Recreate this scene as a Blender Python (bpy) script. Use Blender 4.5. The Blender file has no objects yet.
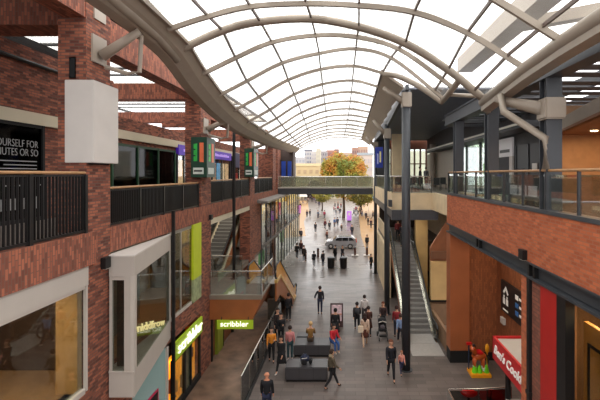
import bpy, bmesh, math, random
from mathutils import Vector, Matrix
random.seed(7)
C = bpy.context.scene
COL = C.collection
PI = math.pi
E = 9.3                      # eye height above the street
F = 400.0                    # focal length in pixels of the 600 px wide frame

# ---------------------------------------------------------------- camera, world, exposure
cd = bpy.data.cameras.new('camera'); cam = bpy.data.objects.new('camera', cd); COL.objects.link(cam)
cam.location = (0, 0, E); cam.rotation_euler = (PI/2, 0, 0)
cd.sensor_width = 36.0; cd.lens = 36.0*F/600.0
cd.shift_x = -45/600.0; cd.shift_y = -26/600.0
cd.clip_start = 0.05; cd.clip_end = 2000
C.camera = cam
w = bpy.data.worlds.new('overcast_sky'); C.world = w; w.use_nodes = True
wn = w.node_tree.nodes; wl = w.node_tree.links
bg = wn['Background']
tc = wn.new('ShaderNodeTexCoord'); sp = wn.new('ShaderNodeSeparateXYZ'); cr = wn.new('ShaderNodeValToRGB')
wl.new(tc.outputs['Generated'], sp.inputs[0]); wl.new(sp.outputs['Z'], cr.inputs[0]); wl.new(cr.outputs[0], bg.inputs[0])
cr.color_ramp.elements[0].position = 0.0; cr.color_ramp.elements[0].color = (0.93, 0.93, 0.95, 1)
cr.color_ramp.elements[1].position = 0.5; cr.color_ramp.elements[1].color = (1.0, 0.985, 0.96, 1)
bg.inputs[1].default_value = 3.0
C.view_settings.view_transform = 'Standard'; C.view_settings.look = 'None'
C.view_settings.exposure = 0.0; C.view_settings.gamma = 1.0; C.view_settings.use_curve_mapping = False
C.cycles.max_bounces = 8; C.cycles.transparent_max_bounces = 16; C.cycles.diffuse_bounces = 4

# ---------------------------------------------------------------- helpers
def lin(c):
    return tuple((v/255/12.92 if v/255 <= .04045 else ((v/255+.055)/1.055)**2.4) for v in c[:3]) + (1,)
MATS = {}
def mat(name, col, rough=.6, metal=0, var=.12, scale=3.0, emit=0, spec=.5):
    if name in MATS: return MATS[name]
    m = bpy.data.materials.new(name); m.use_nodes = True; nt = m.node_tree; n = nt.nodes; l = nt.links
    b = n['Principled BSDF']; b.inputs['Roughness'].default_value = rough; b.inputs['Metallic'].default_value = metal
    b.inputs['Specular IOR Level'].default_value = spec
    c = lin(col)
    if var:
        g = n.new('ShaderNodeNewGeometry'); t = n.new('ShaderNodeTexNoise'); t.inputs['Scale'].default_value = scale
        t.inputs['Detail'].default_value = 4
        l.new(g.outputs['Position'], t.inputs['Vector'])
        r = n.new('ShaderNodeValToRGB'); l.new(t.outputs['Fac'], r.inputs[0])
        r.color_ramp.elements[0].position = .3; r.color_ramp.elements[1].position = .7
        r.color_ramp.elements[0].color = tuple(v*(1-var) for v in c[:3])+(1,)
        r.color_ramp.elements[1].color = tuple(min(1, v*(1+var)) for v in c[:3])+(1,)
        l.new(r.outputs[0], b.inputs['Base Color'])
        if emit: l.new(r.outputs[0], b.inputs['Emission Color'])
    else:
        b.inputs['Base Color'].default_value = c
        if emit: b.inputs['Emission Color'].default_value = c
    if emit: b.inputs['Emission Strength'].default_value = emit
    MATS[name] = m; return m
def uvnodes(nt, vertical):
    n = nt.nodes; l = nt.links
    g = n.new('ShaderNodeNewGeometry'); s = n.new('ShaderNodeSeparateXYZ'); l.new(g.outputs['Position'], s.inputs[0])
    sn = n.new('ShaderNodeSeparateXYZ'); l.new(g.outputs['True Normal'], sn.inputs[0])
    def ab(o, thr=.5):
        a = n.new('ShaderNodeMath'); a.operation = 'ABSOLUTE'; l.new(o, a.inputs[0])
        b = n.new('ShaderNodeMath'); b.operation = 'GREATER_THAN'; b.inputs[1].default_value = thr; l.new(a.outputs[0], b.inputs[0]); return b.outputs[0]
    nx = ab(sn.outputs[0]); nz = ab(sn.outputs[2], .7)
    def mx(f, a, b):
        m = n.new('ShaderNodeMix'); m.data_type = 'FLOAT'; l.new(f, m.inputs[0]); l.new(a, m.inputs[2]); l.new(b, m.inputs[3]); return m.outputs[0]
    u = mx(nx, s.outputs[0], s.outputs[1]); v = mx(nz, s.outputs[2], s.outputs[1]); u = mx(nz, u, s.outputs[0])
    cb = n.new('ShaderNodeCombineXYZ')
    l.new(v if vertical else u, cb.inputs[0]); l.new(u if vertical else v, cb.inputs[1])
    return cb.outputs[0], g.outputs['Position']
def brick(name, c1, c2, mort, vertical=False, bw=.23, bh=.078, ms=.010, dark=.35, rough=.85, bump=.3):
    if name in MATS: return MATS[name]
    m = bpy.data.materials.new(name); m.use_nodes = True; nt = m.node_tree; n = nt.nodes; l = nt.links
    b = n['Principled BSDF']; b.inputs['Roughness'].default_value = rough
    uv, pos = uvnodes(nt, vertical)
    t = n.new('ShaderNodeTexBrick'); l.new(uv, t.inputs['Vector']); t.inputs['Scale'].default_value = 1
    t.inputs['Brick Width'].default_value = bw; t.inputs['Row Height'].default_value = bh; t.inputs['Mortar Size'].default_value = ms
    t.inputs['Color1'].default_value = (0, 0, 0, 1); t.inputs['Color2'].default_value = (1, 1, 1, 1); t.inputs['Mortar'].default_value = (.5, .5, .5, 1)
    # each brick gets its own tone: burnt, dark, ordinary or light
    r = n.new('ShaderNodeValToRGB'); l.new(t.outputs['Color'], r.inputs[0]); A = lin(c1); B = lin(c2); e = r.color_ramp.elements
    e[0].position = 0; e[0].color = tuple(v*dark for v in B[:3])+(1,); e[1].position = 1; e[1].color = tuple(v*1.12 for v in A[:3])+(1,)
    q = e.new(.22); q.color = tuple(v*(dark+1)/2 for v in B[:3])+(1,); q = e.new(.34); q.color = B; q = e.new(.7); q.color = A
    x = n.new('ShaderNodeMix'); x.data_type = 'RGBA'; l.new(t.outputs['Fac'], x.inputs[0]); l.new(r.outputs[0], x.inputs[6]); x.inputs[7].default_value = lin(mort)
    l.new(x.outputs[2], b.inputs['Base Color'])
    if bump:
        bp = n.new('ShaderNodeBump'); bp.inputs['Strength'].default_value = bump; bp.inputs['Distance'].default_value = .01; bp.invert = True
        l.new(t.outputs['Fac'], bp.inputs['Height']); l.new(bp.outputs[0], b.inputs['Normal'])
    MATS[name] = m; return m
def glass(name, tint=(235, 240, 238), refl=.12, rough=.03, body=0.0, bodycol=(220, 220, 215), fk=.45):
    if name in MATS: return MATS[name]
    m = bpy.data.materials.new(name); m.use_nodes = True; nt = m.node_tree; n = nt.nodes; l = nt.links
    n.remove(n['Principled BSDF']); out = n['Material Output']
    tr = n.new('ShaderNodeBsdfTransparent'); tr.inputs[0].default_value = lin(tint)
    gl = n.new('ShaderNodeBsdfGlossy'); gl.inputs['Roughness'].default_value = rough; gl.inputs[0].default_value = (1, 1, 1, 1)
    lw = n.new('ShaderNodeLayerWeight'); lw.inputs[0].default_value = .35
    mu = n.new('ShaderNodeMath'); mu.operation = 'MULTIPLY_ADD'; mu.inputs[1].default_value = fk; mu.inputs[2].default_value = refl; mu.use_clamp = True
    l.new(lw.outputs['Fresnel'], mu.inputs[0])
    last = tr.outputs[0]
    if body:
        df = n.new('ShaderNodeBsdfTranslucent'); df.inputs[0].default_value = lin(bodycol)
        d2 = n.new('ShaderNodeBsdfDiffuse'); d2.inputs[0].default_value = lin(bodycol)
        a = n.new('ShaderNodeMixShader'); a.inputs[0].default_value = .5; l.new(df.outputs[0], a.inputs[1]); l.new(d2.outputs[0], a.inputs[2])
        b2 = n.new('ShaderNodeMixShader'); b2.inputs[0].default_value = body; l.new(tr.outputs[0], b2.inputs[1]); l.new(a.outputs[0], b2.inputs[2]); last = b2.outputs[0]
    mx = n.new('ShaderNodeMixShader'); l.new(mu.outputs[0], mx.inputs[0]); l.new(last, mx.inputs[1]); l.new(gl.outputs[0], mx.inputs[2])
    l.new(mx.outputs[0], out.inputs[0])
    MATS[name] = m; return m

def tag(o, label=None, cat=None, group=None, kind=None):
    if label: o['label'] = label
    if cat: o['category'] = cat
    if group: o['group'] = group
    if kind: o['kind'] = kind
    return o
def thing(name, label, cat, loc=(0, 0, 0), rz=0, group=None):
    """Empty at the thing's base; loc is in eye-relative height unless the parts are built local."""
    o = bpy.data.objects.new(name, None); COL.objects.link(o); o.empty_display_size = .2
    o.location = (loc[0], loc[1], loc[2]+E); o.rotation_euler = (0, 0, rz)
    return tag(o, label, cat, group)
def wloc(o):
    v = Vector((0, 0, 0))
    while o is not None: v += o.location; o = o.parent
    return v
class MB:
    def __init__(s, local=False):
        s.bm = bmesh.new(); s.off = Vector((0, 0, 0 if local else E)); s.local = local
    def v(s, p): return s.bm.verts.new(Vector(p)+s.off)
    def face(s, pts):
        try: return s.bm.faces.new([s.v(p) for p in pts])
        except ValueError: pass
    def hexa(s, p):          # 8 points: bottom ring 0-3, top ring 4-7
        vs = [s.v(q) for q in p]
        for f in ((3, 2, 1, 0), (4, 5, 6, 7), (0, 1, 5, 4), (1, 2, 6, 5), (2, 3, 7, 6), (3, 0, 4, 7)):
            s.bm.faces.new([vs[i] for i in f])
        return s
    def box(s, x0, x1, y0, y1, z0, z1):
        return s.hexa([(x0, y0, z0), (x1, y0, z0), (x1, y1, z0), (x0, y1, z0), (x0, y0, z1), (x1, y0, z1), (x1, y1, z1), (x0, y1, z1)])
    def prism(s, pts, axis, a, b):
        """pts 2D polygon in the two other axes (in xyz order) extruded along axis from a to b"""
        def mk(p, t):
            q = list(p); q.insert(axis, t); return q
        A = [s.v(mk(p, a)) for p in pts]; B = [s.v(mk(p, b)) for p in pts]
        s.bm.faces.new(A[::-1]); s.bm.faces.new(B)
        n = len(pts)
        for i in range(n): s.bm.faces.new((A[i], A[(i+1) % n], B[(i+1) % n], B[i]))
        return s
    def path(s, pts, r, n=8, flat=None):
        """tube along points; r float or list; flat=(w,h) gives a rectangular section"""
        P = [Vector(p) for p in pts]; rings = []
        for i, p in enumerate(P):
            d = ((P[min(i+1, len(P)-1)]-P[max(i-1, 0)])).normalized()
            up = Vector((0, 0, 1)) if abs(d.z) < .9 else Vector((0, 1, 0))
            a = d.cross(up).normalized(); b = a.cross(d).normalized()
            rr = r[i] if isinstance(r, (list, tuple)) else r
            if flat: o = [a*x*flat[0]/2+b*y*flat[1]/2 for x, y in ((-1, -1), (1, -1), (1, 1), (-1, 1))]
            else: o = [a*math.cos(t)*rr+b*math.sin(t)*rr for t in (2*PI*k/n for k in range(n))]
            rings.append([s.v(p+q) for q in o])
        m = len(rings[0])
        for A, B in zip(rings, rings[1:]):
            for k in range(m): s.bm.faces.new((A[k], A[(k+1) % m], B[(k+1) % m], B[k]))
        s.bm.faces.new(rings[0][::-1]); s.bm.faces.new(rings[-1]); return s
    def lathe(s, c, prof, n=16, ry=1.0):
        """prof: (r, z) list around vertical axis at c"""
        rings = []
        for r, z in prof:
            rings.append([s.v((c[0]+r*math.cos(2*PI*k/n), c[1]+ry*r*math.sin(2*PI*k/n), c[2]+z)) for k in range(n)])
        for A, B in zip(rings, rings[1:]):
            for k in range(n): s.bm.faces.new((A[k], A[(k+1) % n], B[(k+1) % n], B[k]))
        s.bm.faces.new(rings[0][::-1]); s.bm.faces.new(rings[-1]); return s
    def ball(s, c, rx, ry, rz, u=14, vv=9):
        M = Matrix.Translation(Vector(c)+s.off) @ Matrix.Diagonal((rx, ry, rz, 1))
        bmesh.ops.create_uvsphere(s.bm, u_segments=u, v_segments=vv, radius=1, matrix=M); return s
    def build(s, name, m, parent=None, label=None, cat=None, group=None, kind=None, bev=0, smooth=False, seg=2):
        bm = s.bm
        bmesh.ops.recalc_face_normals(bm, faces=bm.faces)
        if bev: bmesh.ops.bevel(bm, geom=[e for e in bm.edges if e.calc_face_angle(0) > .6], offset=bev, segments=seg, affect='EDGES', clamp_overlap=True)
        if parent is not None and not s.local: bmesh.ops.translate(bm, verts=bm.verts, vec=-wloc(parent))
        me = bpy.data.meshes.new(name)
        loc = None
        if parent is None and len(bm.verts):      # origin at the base centre
            xs = [v.co.x for v in bm.verts]; ys = [v.co.y for v in bm.verts]; zs = [v.co.z for v in bm.verts]
            loc = Vector(((min(xs)+max(xs))/2, (min(ys)+max(ys))/2, min(zs))); bmesh.ops.translate(bm, verts=bm.verts, vec=-loc)
        if smooth:
            for f in bm.faces: f.smooth = True
        bm.to_mesh(me); bm.free()
        ms = m if isinstance(m, (list, tuple)) else [m]
        for q in ms: me.materials.append(q)
        o = bpy.data.objects.new(name, me); COL.objects.link(o)
        if loc is not None: o.location = loc
        if parent is not None: o.parent = parent
        return tag(o, label, cat, group, kind)
def S(name, mb, m, **k): return mb.build(name, m, kind='structure', **k)
def bx(*a): return MB().box(*a)
def copy_tree(o, parent=None, label=None, loc=None, rz=None):
    c = o.copy(); COL.objects.link(c); c.parent = parent
    for ch in [q for q in ALLCH(o)]: copy_tree(ch, c)
    if label: c['label'] = label
    if loc is not None: c.location = (loc[0], loc[1], loc[2]+E)
    if rz is not None: c.rotation_euler = (0, 0, rz)
    return c
def ALLCH(o): return [q for q in bpy.data.objects if q.parent == o]
def text(s, size, m, name, parent, pos, facing, depth=.03, label=None, spacing=1.0, bold=.0, wfit=None, shear=0):
    """3D lettering; facing '+x' (left walls), '-x' (right walls), '-y' (towards the street's near end); pos = left end of the baseline"""
    cu = bpy.data.curves.new('t', 'FONT'); cu.body = s; cu.size = size; cu.extrude = depth/2; cu.space_character = spacing; cu.offset = bold; cu.shear = shear
    cu.resolution_u = 3
    ob = bpy.data.objects.new('t', cu); COL.objects.link(ob)
    dg = bpy.context.evaluated_depsgraph_get(); dg.update()
    me = bpy.data.meshes.new_from_object(ob.evaluated_get(dg)); bpy.data.objects.remove(ob); bpy.data.curves.remove(cu)
    if wfit and len(me.vertices):
        x0 = min(v.co.x for v in me.vertices); x1 = max(v.co.x for v in me.vertices); k = wfit/(x1-x0)
        for v in me.vertices: v.co.x = (v.co.x-x0)*k
    R = {'+x': ((0, 1, 0), (0, 0, 1)), '-x': ((0, -1, 0), (0, 0, 1)), '-y': ((1, 0, 0), (0, 0, 1))}[facing] if isinstance(facing, str) else facing
    r = Vector(R[0]).normalized(); u = Vector(R[1]).normalized(); nn = r.cross(u)
    o3 = Vector((pos[0], pos[1], pos[2]+E)) - (wloc(parent) if parent is not None else Vector((0, 0, 0)))
    for v in me.vertices: v.co = o3 + r*v.co.x + u*v.co.y + nn*v.co.z
    me.materials.clear(); me.materials.append(m); me.name = name
    o = bpy.data.objects.new(name, me); COL.objects.link(o); o.parent = parent
    if label: o['label'] = label
    return o
def G(px, py):               # a spot on the street seen at that place of the frame
    Y = E*F/(py-174.0); return ((px-345)*Y/F, Y)
def at(px, py, Y): return ((px-345)*Y/F, Y, (174-py)*Y/F)

# ---------------------------------------------------------------- materials
M = dict(
 brickL=brick('dark red brick', (154, 90, 66), (116, 64, 50), (100, 76, 66), dark=.58),
 brickLv=brick('soldier course brick', (162, 94, 70), (130, 74, 58), (112, 80, 66), vertical=True, dark=.7),
 brickR=brick('orange brick', (190, 102, 62), (176, 90, 54), (164, 104, 76), dark=.85, ms=.011, bh=.085),
 brickR2=brick('brown stack brick', (150, 86, 48), (138, 78, 44), (120, 70, 42), dark=.9, ms=.006, vertical=True),
 steel=mat('grey beige painted steel', (158, 146, 132), .45, 0, .05),
 purl=mat('brown grey glazing bar', (104, 88, 80), .5, 0, .05),
 dsteel=mat('dark grey painted steel', (66, 68, 72), .5, 0, .08),
 dsteel2=mat('blue grey painted steel', (58, 61, 66), .45, 0, .06),
 louv=mat('charcoal louvre', (92, 94, 100), .6, 0, .08),
 black=mat('black metal', (22, 21, 22), .45, 0, .05),
 blackm=mat('matt black', (14, 13, 14), .8, 0, 0),
 wood=mat('warm handrail wood', (176, 132, 88), .45, 0, .15, 6),
 cream=mat('cream render', (206, 196, 172), .8, 0, .05, 1.2),
 stonec=mat('pale sandstone', (222, 200, 164), .8, 0, .1, 1.5),
 tan=mat('tan sandstone', (196, 162, 108), .75, 0, .1, 1.2),
 white=mat('off white panel', (206, 200, 194), .5, 0, .03, 2),
 fascia=mat('pale grey fascia', (184, 176, 168), .5, 0, .03, 2),
 copper=mat('copper brown cladding', (156, 92, 50), .5, .1, .15, 1.5),
 terra=mat('terracotta brown panel', (160, 90, 50), .6, 0, .1, 1.0),
 red=mat('red panel', (176, 34, 30), .45, 0, .05),
 lime=mat('lime green board', (172, 186, 34), .4, 0, .06, emit=.12),
 limel=mat('lit lime green board', (150, 176, 40), .4, 0, .03, emit=.25),
 letter=mat('lit white lettering', (255, 252, 235), .4, 0, 0, emit=1.0),
 letterw=mat('white lettering', (236, 232, 224), .5, 0, 0, emit=.15),
 lettery=mat('pale gold lettering', (226, 214, 150), .4, 0, 0, emit=.3),
 gl=glass('clear glass'), glr=glass('shop window glass', (222, 226, 222), .03, .02, fk=.25),
 glroof=glass('roof glass', (248, 248, 246), .03, .08, .11, (235, 232, 226)),
 gldark=glass('tinted glass', (130, 134, 128), .12, .03),
 seat=mat('dark grey bench leather', (66, 64, 67), .4, 0, .06),
 steelb=mat('brushed steel', (190, 188, 184), .25, .9, .04, 20),
 rubber=mat('black rubber', (24, 24, 25), .5, 0, 0),
 step=mat('grey escalator step', (132, 130, 127), .5, .3, .1, 20),
 lampon=mat('lit downlight', (255, 226, 170), .4, 0, 0, emit=9),
)
# ================================================================ GROUND
def paving():
    m = bpy.data.materials.new('grey street paving'); m.use_nodes = True; nt = m.node_tree; n = nt.nodes; l = nt.links
    b = n['Principled BSDF']
    g = n.new('ShaderNodeNewGeometry')
    t = n.new('ShaderNodeTexBrick'); l.new(g.outputs['Position'], t.inputs['Vector']); t.inputs['Scale'].default_value = 1
    t.inputs['Brick Width'].default_value = .9; t.inputs['Row Height'].default_value = .3; t.inputs['Mortar Size'].default_value = .008
    t.inputs['Color1'].default_value = lin((116, 105, 100)); t.inputs['Color2'].default_value = lin((92, 84, 80)); t.inputs['Mortar'].default_value = lin((74, 67, 64))
    ns = n.new('ShaderNodeTexNoise'); ns.inputs['Scale'].default_value = .35; ns.inputs['Detail'].default_value = 6; l.new(g.outputs['Position'], ns.inputs['Vector'])
    r = n.new('ShaderNodeValToRGB'); l.new(ns.outputs['Fac'], r.inputs[0])
    r.color_ramp.elements[0].position = .35; r.color_ramp.elements[0].color = (.8, .78, .77, 1)
    r.color_ramp.elements[1].position = .65; r.color_ramp.elements[1].color = (1.1, 1.08, 1.06, 1)
    x = n.new('ShaderNodeMix'); x.data_type = 'RGBA'; x.blend_type = 'MULTIPLY'; x.inputs[0].default_value = 1
    l.new(t.outputs['Color'], x.inputs[6]); l.new(r.outputs[0], x.inputs[7]); l.new(x.outputs[2], b.inputs['Base Color'])
    # rain-wet stone, wettest out in the open beyond the roof edge
    s = n.new('ShaderNodeSeparateXYZ'); l.new(g.outputs['Position'], s.inputs[0])
    mr = n.new('ShaderNodeMapRange'); l.new(s.outputs['Y'], mr.inputs[0]); mr.inputs[1].default_value = 20; mr.inputs[2].default_value = 36; mr.inputs[3].default_value = .5; mr.inputs[4].default_value = .3
    n2 = n.new('ShaderNodeTexNoise'); n2.inputs['Scale'].default_value = .6; n2.inputs['Detail'].default_value = 3; l.new(g.outputs['Position'], n2.inputs['Vector'])
    ma = n.new('ShaderNodeMath'); ma.operation = 'MULTIPLY_ADD'; l.new(n2.outputs['Fac'], ma.inputs[0]); ma.inputs[1].default_value = .2; l.new(mr.outputs[0], ma.inputs[2])
    sb = n.new('ShaderNodeMath'); sb.operation = 'SUBTRACT'; l.new(ma.outputs[0], sb.inputs[0]); sb.inputs[1].default_value = .1
    l.new(sb.outputs[0], b.inputs['Roughness'])
    bp = n.new('ShaderNodeBump'); bp.inputs['Strength'].default_value = .25; bp.inputs['Distance'].default_value = .01; bp.invert = True
    l.new(t.outputs['Fac'], bp.inputs['Height']); l.new(bp.outputs[0], b.inputs['Normal'])
    return m
GR = -E
S('floor', bx(-60, 60, -30, 420, GR-.3, GR), paving())
S('wall_front', bx(-16, 16, -16, -15, GR, .8), mat('brick block at the near end of the street', (128, 92, 76), .8, 0, .1))  # unseen, added so the glass does not mirror white sky
for s_ in (-1, 1):
    S('wall_front', bx(min(s_*7, s_*16), max(s_*7, s_*16), -15, -6, GR, .8), mat('side block near end', (120, 88, 74), .8, 0, .1))  # unseen side pieces added against the same sky reflections
beige = mat('buff paving', (150, 114, 68), .5, 0, .12, .8)
S('floor', MB().prism([(-9.0, 58), (-5.9, 60), (-8.0, 78), (-9.0, 100), (-13, 140), (-19, 140), (-13, 90)], 2, GR, GR+.012), beige)
S('floor', MB().prism([(2.6, 42), (6.9, 42), (8, 95), (12, 140), (4, 140), (3.2, 95), (2.4, 60)], 2, GR, GR+.012), beige)
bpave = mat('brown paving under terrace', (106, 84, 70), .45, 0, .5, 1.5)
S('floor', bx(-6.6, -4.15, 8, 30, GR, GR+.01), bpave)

# ================================================================ LEFT BUILDING (face at x=-6.6, back wall of the gallery at x=-10)
LX = -6.6
def P(name, label, mb, m, cat='pillar', **k): return mb.build(name, m, label=label, cat=cat, **k)
pilL = [(10.2, 11.25), (18.3, 19.7), (27.8, 29.2), (36.6, 38.2)]
plab = ['dark red brick pillar behind the big off-white box, nearest on the left', 'dark red brick pillar with the nearer green box sign, beside the scribbler shop',
        'dark red brick pillar with the farther green box sign on the left gallery', 'farthest red brick pillar on the left gallery, at the footbridge end']
for i, ((a, b), t) in enumerate(zip(pilL, plab)):
    r = thing('brick_pillar', t, 'pillar', (LX-.35, (a+b)/2, GR), group='brick pillars of the left gallery')
    bx(LX-.72, LX-.004, a, b, GR, [5.2, 4.25, 3.45, 3.4][i]).build('shaft', M['brickL'], r)
# gallery floor edge (soldier course bands), slab, lower bands
S('wall_left', bx(LX-.45, LX+.1, 3, 10.5, -2.33, -1.5), M['brickLv'])
S('wall_left', bx(LX-.4, LX+.004, 11.25, 39.6, -2.2, -1.5), M['brickLv'])
S('floor', bx(-10.2, LX-.4, 2, 40, -2.0, -1.5), mat('gallery paving', (120, 108, 100), .6))
S('wall_left', bx(LX-.4, LX+.002, 11.25, 19.7, -6.35, -5.62), M['brickL'])
S('wall_left', bx(LX-.4, LX+.002, 11.25, 12.4, GR, -6.35), M['brickL'])
S('wall_left', bx(LX-.4, LX, 9.0, 10.2, GR, -5.5), M['brickL'])
S('wall_left', bx(-10.4, -10, 2, 17.3, -1.5, 4.0), M['brickL'])
S('wall_left', bx(-10.4, -10, 17.3, 40, -1.5, 2.55), M['brickL'])
S('wall_left', bx(-10.4, -10, 2, 40, GR, -1.5), mat('shop back wall', (92, 78, 66), .8))
# top longitudinal brick beam between pillars
S('trim_1', bx(LX-.6, LX-.02, 2, 10.2, 4.0, 5.6), M['brickLv'])
S('trim_2', bx(LX-.6, LX-.02, 11.25, 19.7, 3.45, 4.35), M['brickLv'])
S('trim_2', bx(LX-.6, LX-.02, 19.7, 40, 2.7, 3.35), M['brickLv'])
for i, (y0, y1, z0) in enumerate([(10.5, 11.4, 3.92), (18.6, 19.4, 3.5), (28.0, 28.8, 3.62), (37, 37.8, 3.4)]):
    S('trim_%d' % (3+i), bx(-17, LX-.7, y0, y1, z0, z0+.72), M['brickLv'])
# lower soffit bands in the gallery
for y0 in (21.8, 31.5): S('trim_%d' % (8 if y0 < 30 else 9), bx(-9.99, LX-.6, y0, y0+.3, 2.55, 3.1), M['brickL'])
S('wall_left', bx(-9.99, -9.85, 11.6, 40, 1.57, 1.95), M['cream'])
S('wall_left', bx(-9.99, -9.85, 2, 11.6, 1.57, 1.95), M['cream'])
# gallery ceiling: dark frames with rooflights between
def rooflight(y0, y1, n, lab):
    r = thing('rooflight', lab, 'rooflight', (-8.4, (y0+y1)/2, 4.75), group='gallery rooflights')
    fr = MB(); fr.box(-17, -16.7, y0, y1, 4.8, 4.9); fr.box(-7.4, -7.2, y0, y1, 4.8, 4.9)
    for k in range(3):
        y = y0+.1+(y1-y0-.2)*k/2; fr.box(-16.7, -7.4, y-.04, y+.04, 4.8, 4.9)
    fr.build('frame', M['black'], r)
    bx(-16.7, -7.4, y0, y1, 4.84, 4.86).build('pane', M['glroof'], r)
rooflight(2, 10.4, 4, 'rooflight over the left gallery before the first brick pillar')
S('ceiling', bx(-17, -11.2, 11.5, 18.5, 4.6, 4.8), M['blackm']); S('ceiling', bx(-11.2, LX-.7, 2, 13.3, 4.6, 4.8), M['blackm'])
rooflight(11.5, 18.5, 4, 'rooflight over the left gallery between the first two brick pillars')
rooflight(19.5, 27.9, 4, 'rooflight over the left gallery above the purple shop sign')
rooflight(28.9, 37, 4, 'farthest rooflight over the left gallery, toward the footbridge')
t = thing('handrail_pipe', 'dark round pipe running high along the gallery brick wall', 'pipe', (-9.93, 9, 3.45)); MB().path([(-9.9, 3, 3.5), (-9.9, 15.5, 3.5)], .07).build('pipe', M['black'], t)
MB().path([(-9.99, 8, 3.5), (-9.88, 8, 3.5)], .03).build('bracket', M['black'], t); MB().path([(-9.99, 14.6, 3.5), (-9.88, 14.6, 3.5)], .03).build('bracket', M['black'], t)

# balustrades of the gallery: dark bars with a wooden handrail
def bar_rail(y0, y1, zt, zb, x, lab, sp=.11):
    r = thing('balustrade', lab, 'railing', (x, (y0+y1)/2, zb), group='dark bar balustrades of the left gallery')
    n = int((y1-y0)/sp); m = MB()
    for k in range(n+1):
        y = y0+(y1-y0)*k/n; m.box(x-.025, x+.025, y-.012, y+.012, zb+.06, zt-.05)
    tag(m.build('bars', M['black'], r), kind='stuff')
    f = MB(); f.box(x-.03, x+.03, y0, y1, zb+.03, zb+.09); f.box(x-.02, x+.02, y0, y1, zt-.09, zt-.05); f.build('rail_frame', M['black'], r)
    MB().path([(x, y0, zt), (x, y1, zt)], .035).build('handrail', M['wood'], r)
    q = max(2, int(round((y1-y0)/1.9)))
    for k in range(q+1):
        y = y0+(y1-y0)*k/q; bx(x-.05, x+.05, y-.05, y+.05, zb, zt-.04).build('post', M['black'], r)
bar_rail(3.0, 10.15, .03, -1.5, LX+.0, 'black bar railing with wood handrail before the off-white box')
bar_rail(11.3, 18.2, -.4, -1.5, LX-.1, 'black bar railing with wood handrail between the box and the nearer green sign', .1)
bar_rail(19.8, 27.7, -.33, -1.5, LX-.1, 'black bar railing between the two green box signs', .1)
bar_rail(29.3, 36.5, -.3, -1.5, LX-.1, 'farthest black bar railing, from the second green sign toward the footbridge', .1)

# off-white box on pillar one
t = thing('wall_box', 'big off-white box wrapped round the nearest left brick pillar', 'box', (-6.77, 10.7, .29))
bx(-7.14, -6.4, 10.18, 11.3, .29, 2.4).build('casing', M['white'], t, bev=.012)
bx(-6.95, -6.6, 10.3, 11.2, .24, .3).build('underside', M['blackm'], t)
t = thing('speaker', 'narrow black loudspeaker on the brick just above the off-white box', 'speaker', (-6.96, 10.33, 2.4))
bx(-7.05, -6.85, 10.2, 10.4, 2.42, 3.0).build('cabinet', M['black'], t, bev=.01); bx(-7.02, -6.88, 10.18, 10.2, 2.46, 2.96).build('grille', M['blackm'], t)
for (y, z0, z1, s) in ((11.05, -2.27, -2.57, 'black wall lamp on the first left pillar beside the bay window'), (19.6, -1.98, -2.22, 'black wall lamp on the second left pillar beside the lime strip')):
    t = thing('wall_lamp', s, 'lamp', (LX+.1, y-.1, z1), group='black wall lamps'); bx(LX+.0, LX+.14, y-.26, y+.0, z1, z0).build('housing', M['black'], t, bev=.01)
    bx(LX+.03, LX+.12, y-.2, y-.05, z1-.02, z1).build('lens', mat('lamp lens', (200, 200, 190), .3, 0, 0), t)

# gallery shops (in the back wall)
def shopfront(name, lab, y0, y1, z0, z1, framem, gm, panes=2, inside=None):
    t = thing(name, lab, 'shopfront', (-9.95, (y0+y1)/2, z0))
    f = MB(); f.box(-9.98, -9.88, y0, y1, z1-.1, z1); f.box(-9.98, -9.88, y0, y1, z0, z0+.12)
    for k in range(panes+1):
        y = y0+(y1-y0)*k/panes; f.box(-9.98, -9.86, y-.05, y+.05, z0, z1)
    f.build('frame', framem, t)
    bx(-9.99, -9.95, y0, y1, z0, z1).build('interior', inside or M['blackm'], t)
    bx(-9.93, -9.92, y0, y1, z0+.1, z1-.1).build('glazing', gm, t)
    return t
t = shopfront('shopfront', 'black shopfront with white lettering behind the nearest gallery railing', 4, 13.1, -1.5, 1.57, M['blackm'], glass('dark shop glass', (150, 150, 150), .01, .05, fk=.15), 1)
W2 = mat('grey white window lettering', (150, 150, 150), .6, 0, 0, emit=.05)
text('YOURSELF FOR', .32, W2, 'lettering', t, (-9.9, 11.2, .83), '+x', .01, wfit=1.7, bold=-.004)
text('MINUTES OR SO', .32, W2, 'lettering', t, (-9.9, 11.1, .56), '+x', .01, wfit=1.8, bold=-.004)
m_ = MB()
for k, (z, y) in enumerate(((.38, 11.0), (.26, 11.6), (.15, 11.1))): m_.box(-9.905, -9.9, y, 12.85, z, z+.03)
m_.build('small_print', W2, t)
m_ = MB()
for k in range(26): m_.box(-9.905, -9.9, 6.2+k*.27, 6.32+k*.27, -.37, -.33); m_.box(-9.905, -9.9, 6.2+k*.25, 6.38+k*.25, -1.08, -.74)
for k in range(2): m_.box(-9.905, -9.9, 12.55+k*.22, 12.67+k*.22, -1.1, -.72)
m_.build('printed_dashes', W2, t)
green = mat('dark green frame', (26, 66, 40), .5, 0, .1)
t = shopfront('shopfront', 'dark shopfront framed in green behind the second gallery railing', 17.0, 23.3, -1.5, 1.35, green, glass('dark shop glass'), 3, mat('shop interior brown', (70, 52, 38), .8, 0, .4, 1.5))
for k, (y, z0, z1, c) in enumerate([(17.9, -.6, .4, (150, 110, 60)), (19.4, -.5, .5, (120, 84, 50)), (21.6, -.9, .9, (44, 40, 36)), (20.7, .7, 1.0, (150, 160, 160))]):
    bx(-9.94, -9.935, y, y+.7, z0, z1).build('display_board', mat('display %d' % k, c, .6, 0, .2, 4, emit=.08), t)
purple = mat('purple fascia', (74, 34, 168), .4, 0, .05, emit=.25)
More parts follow.
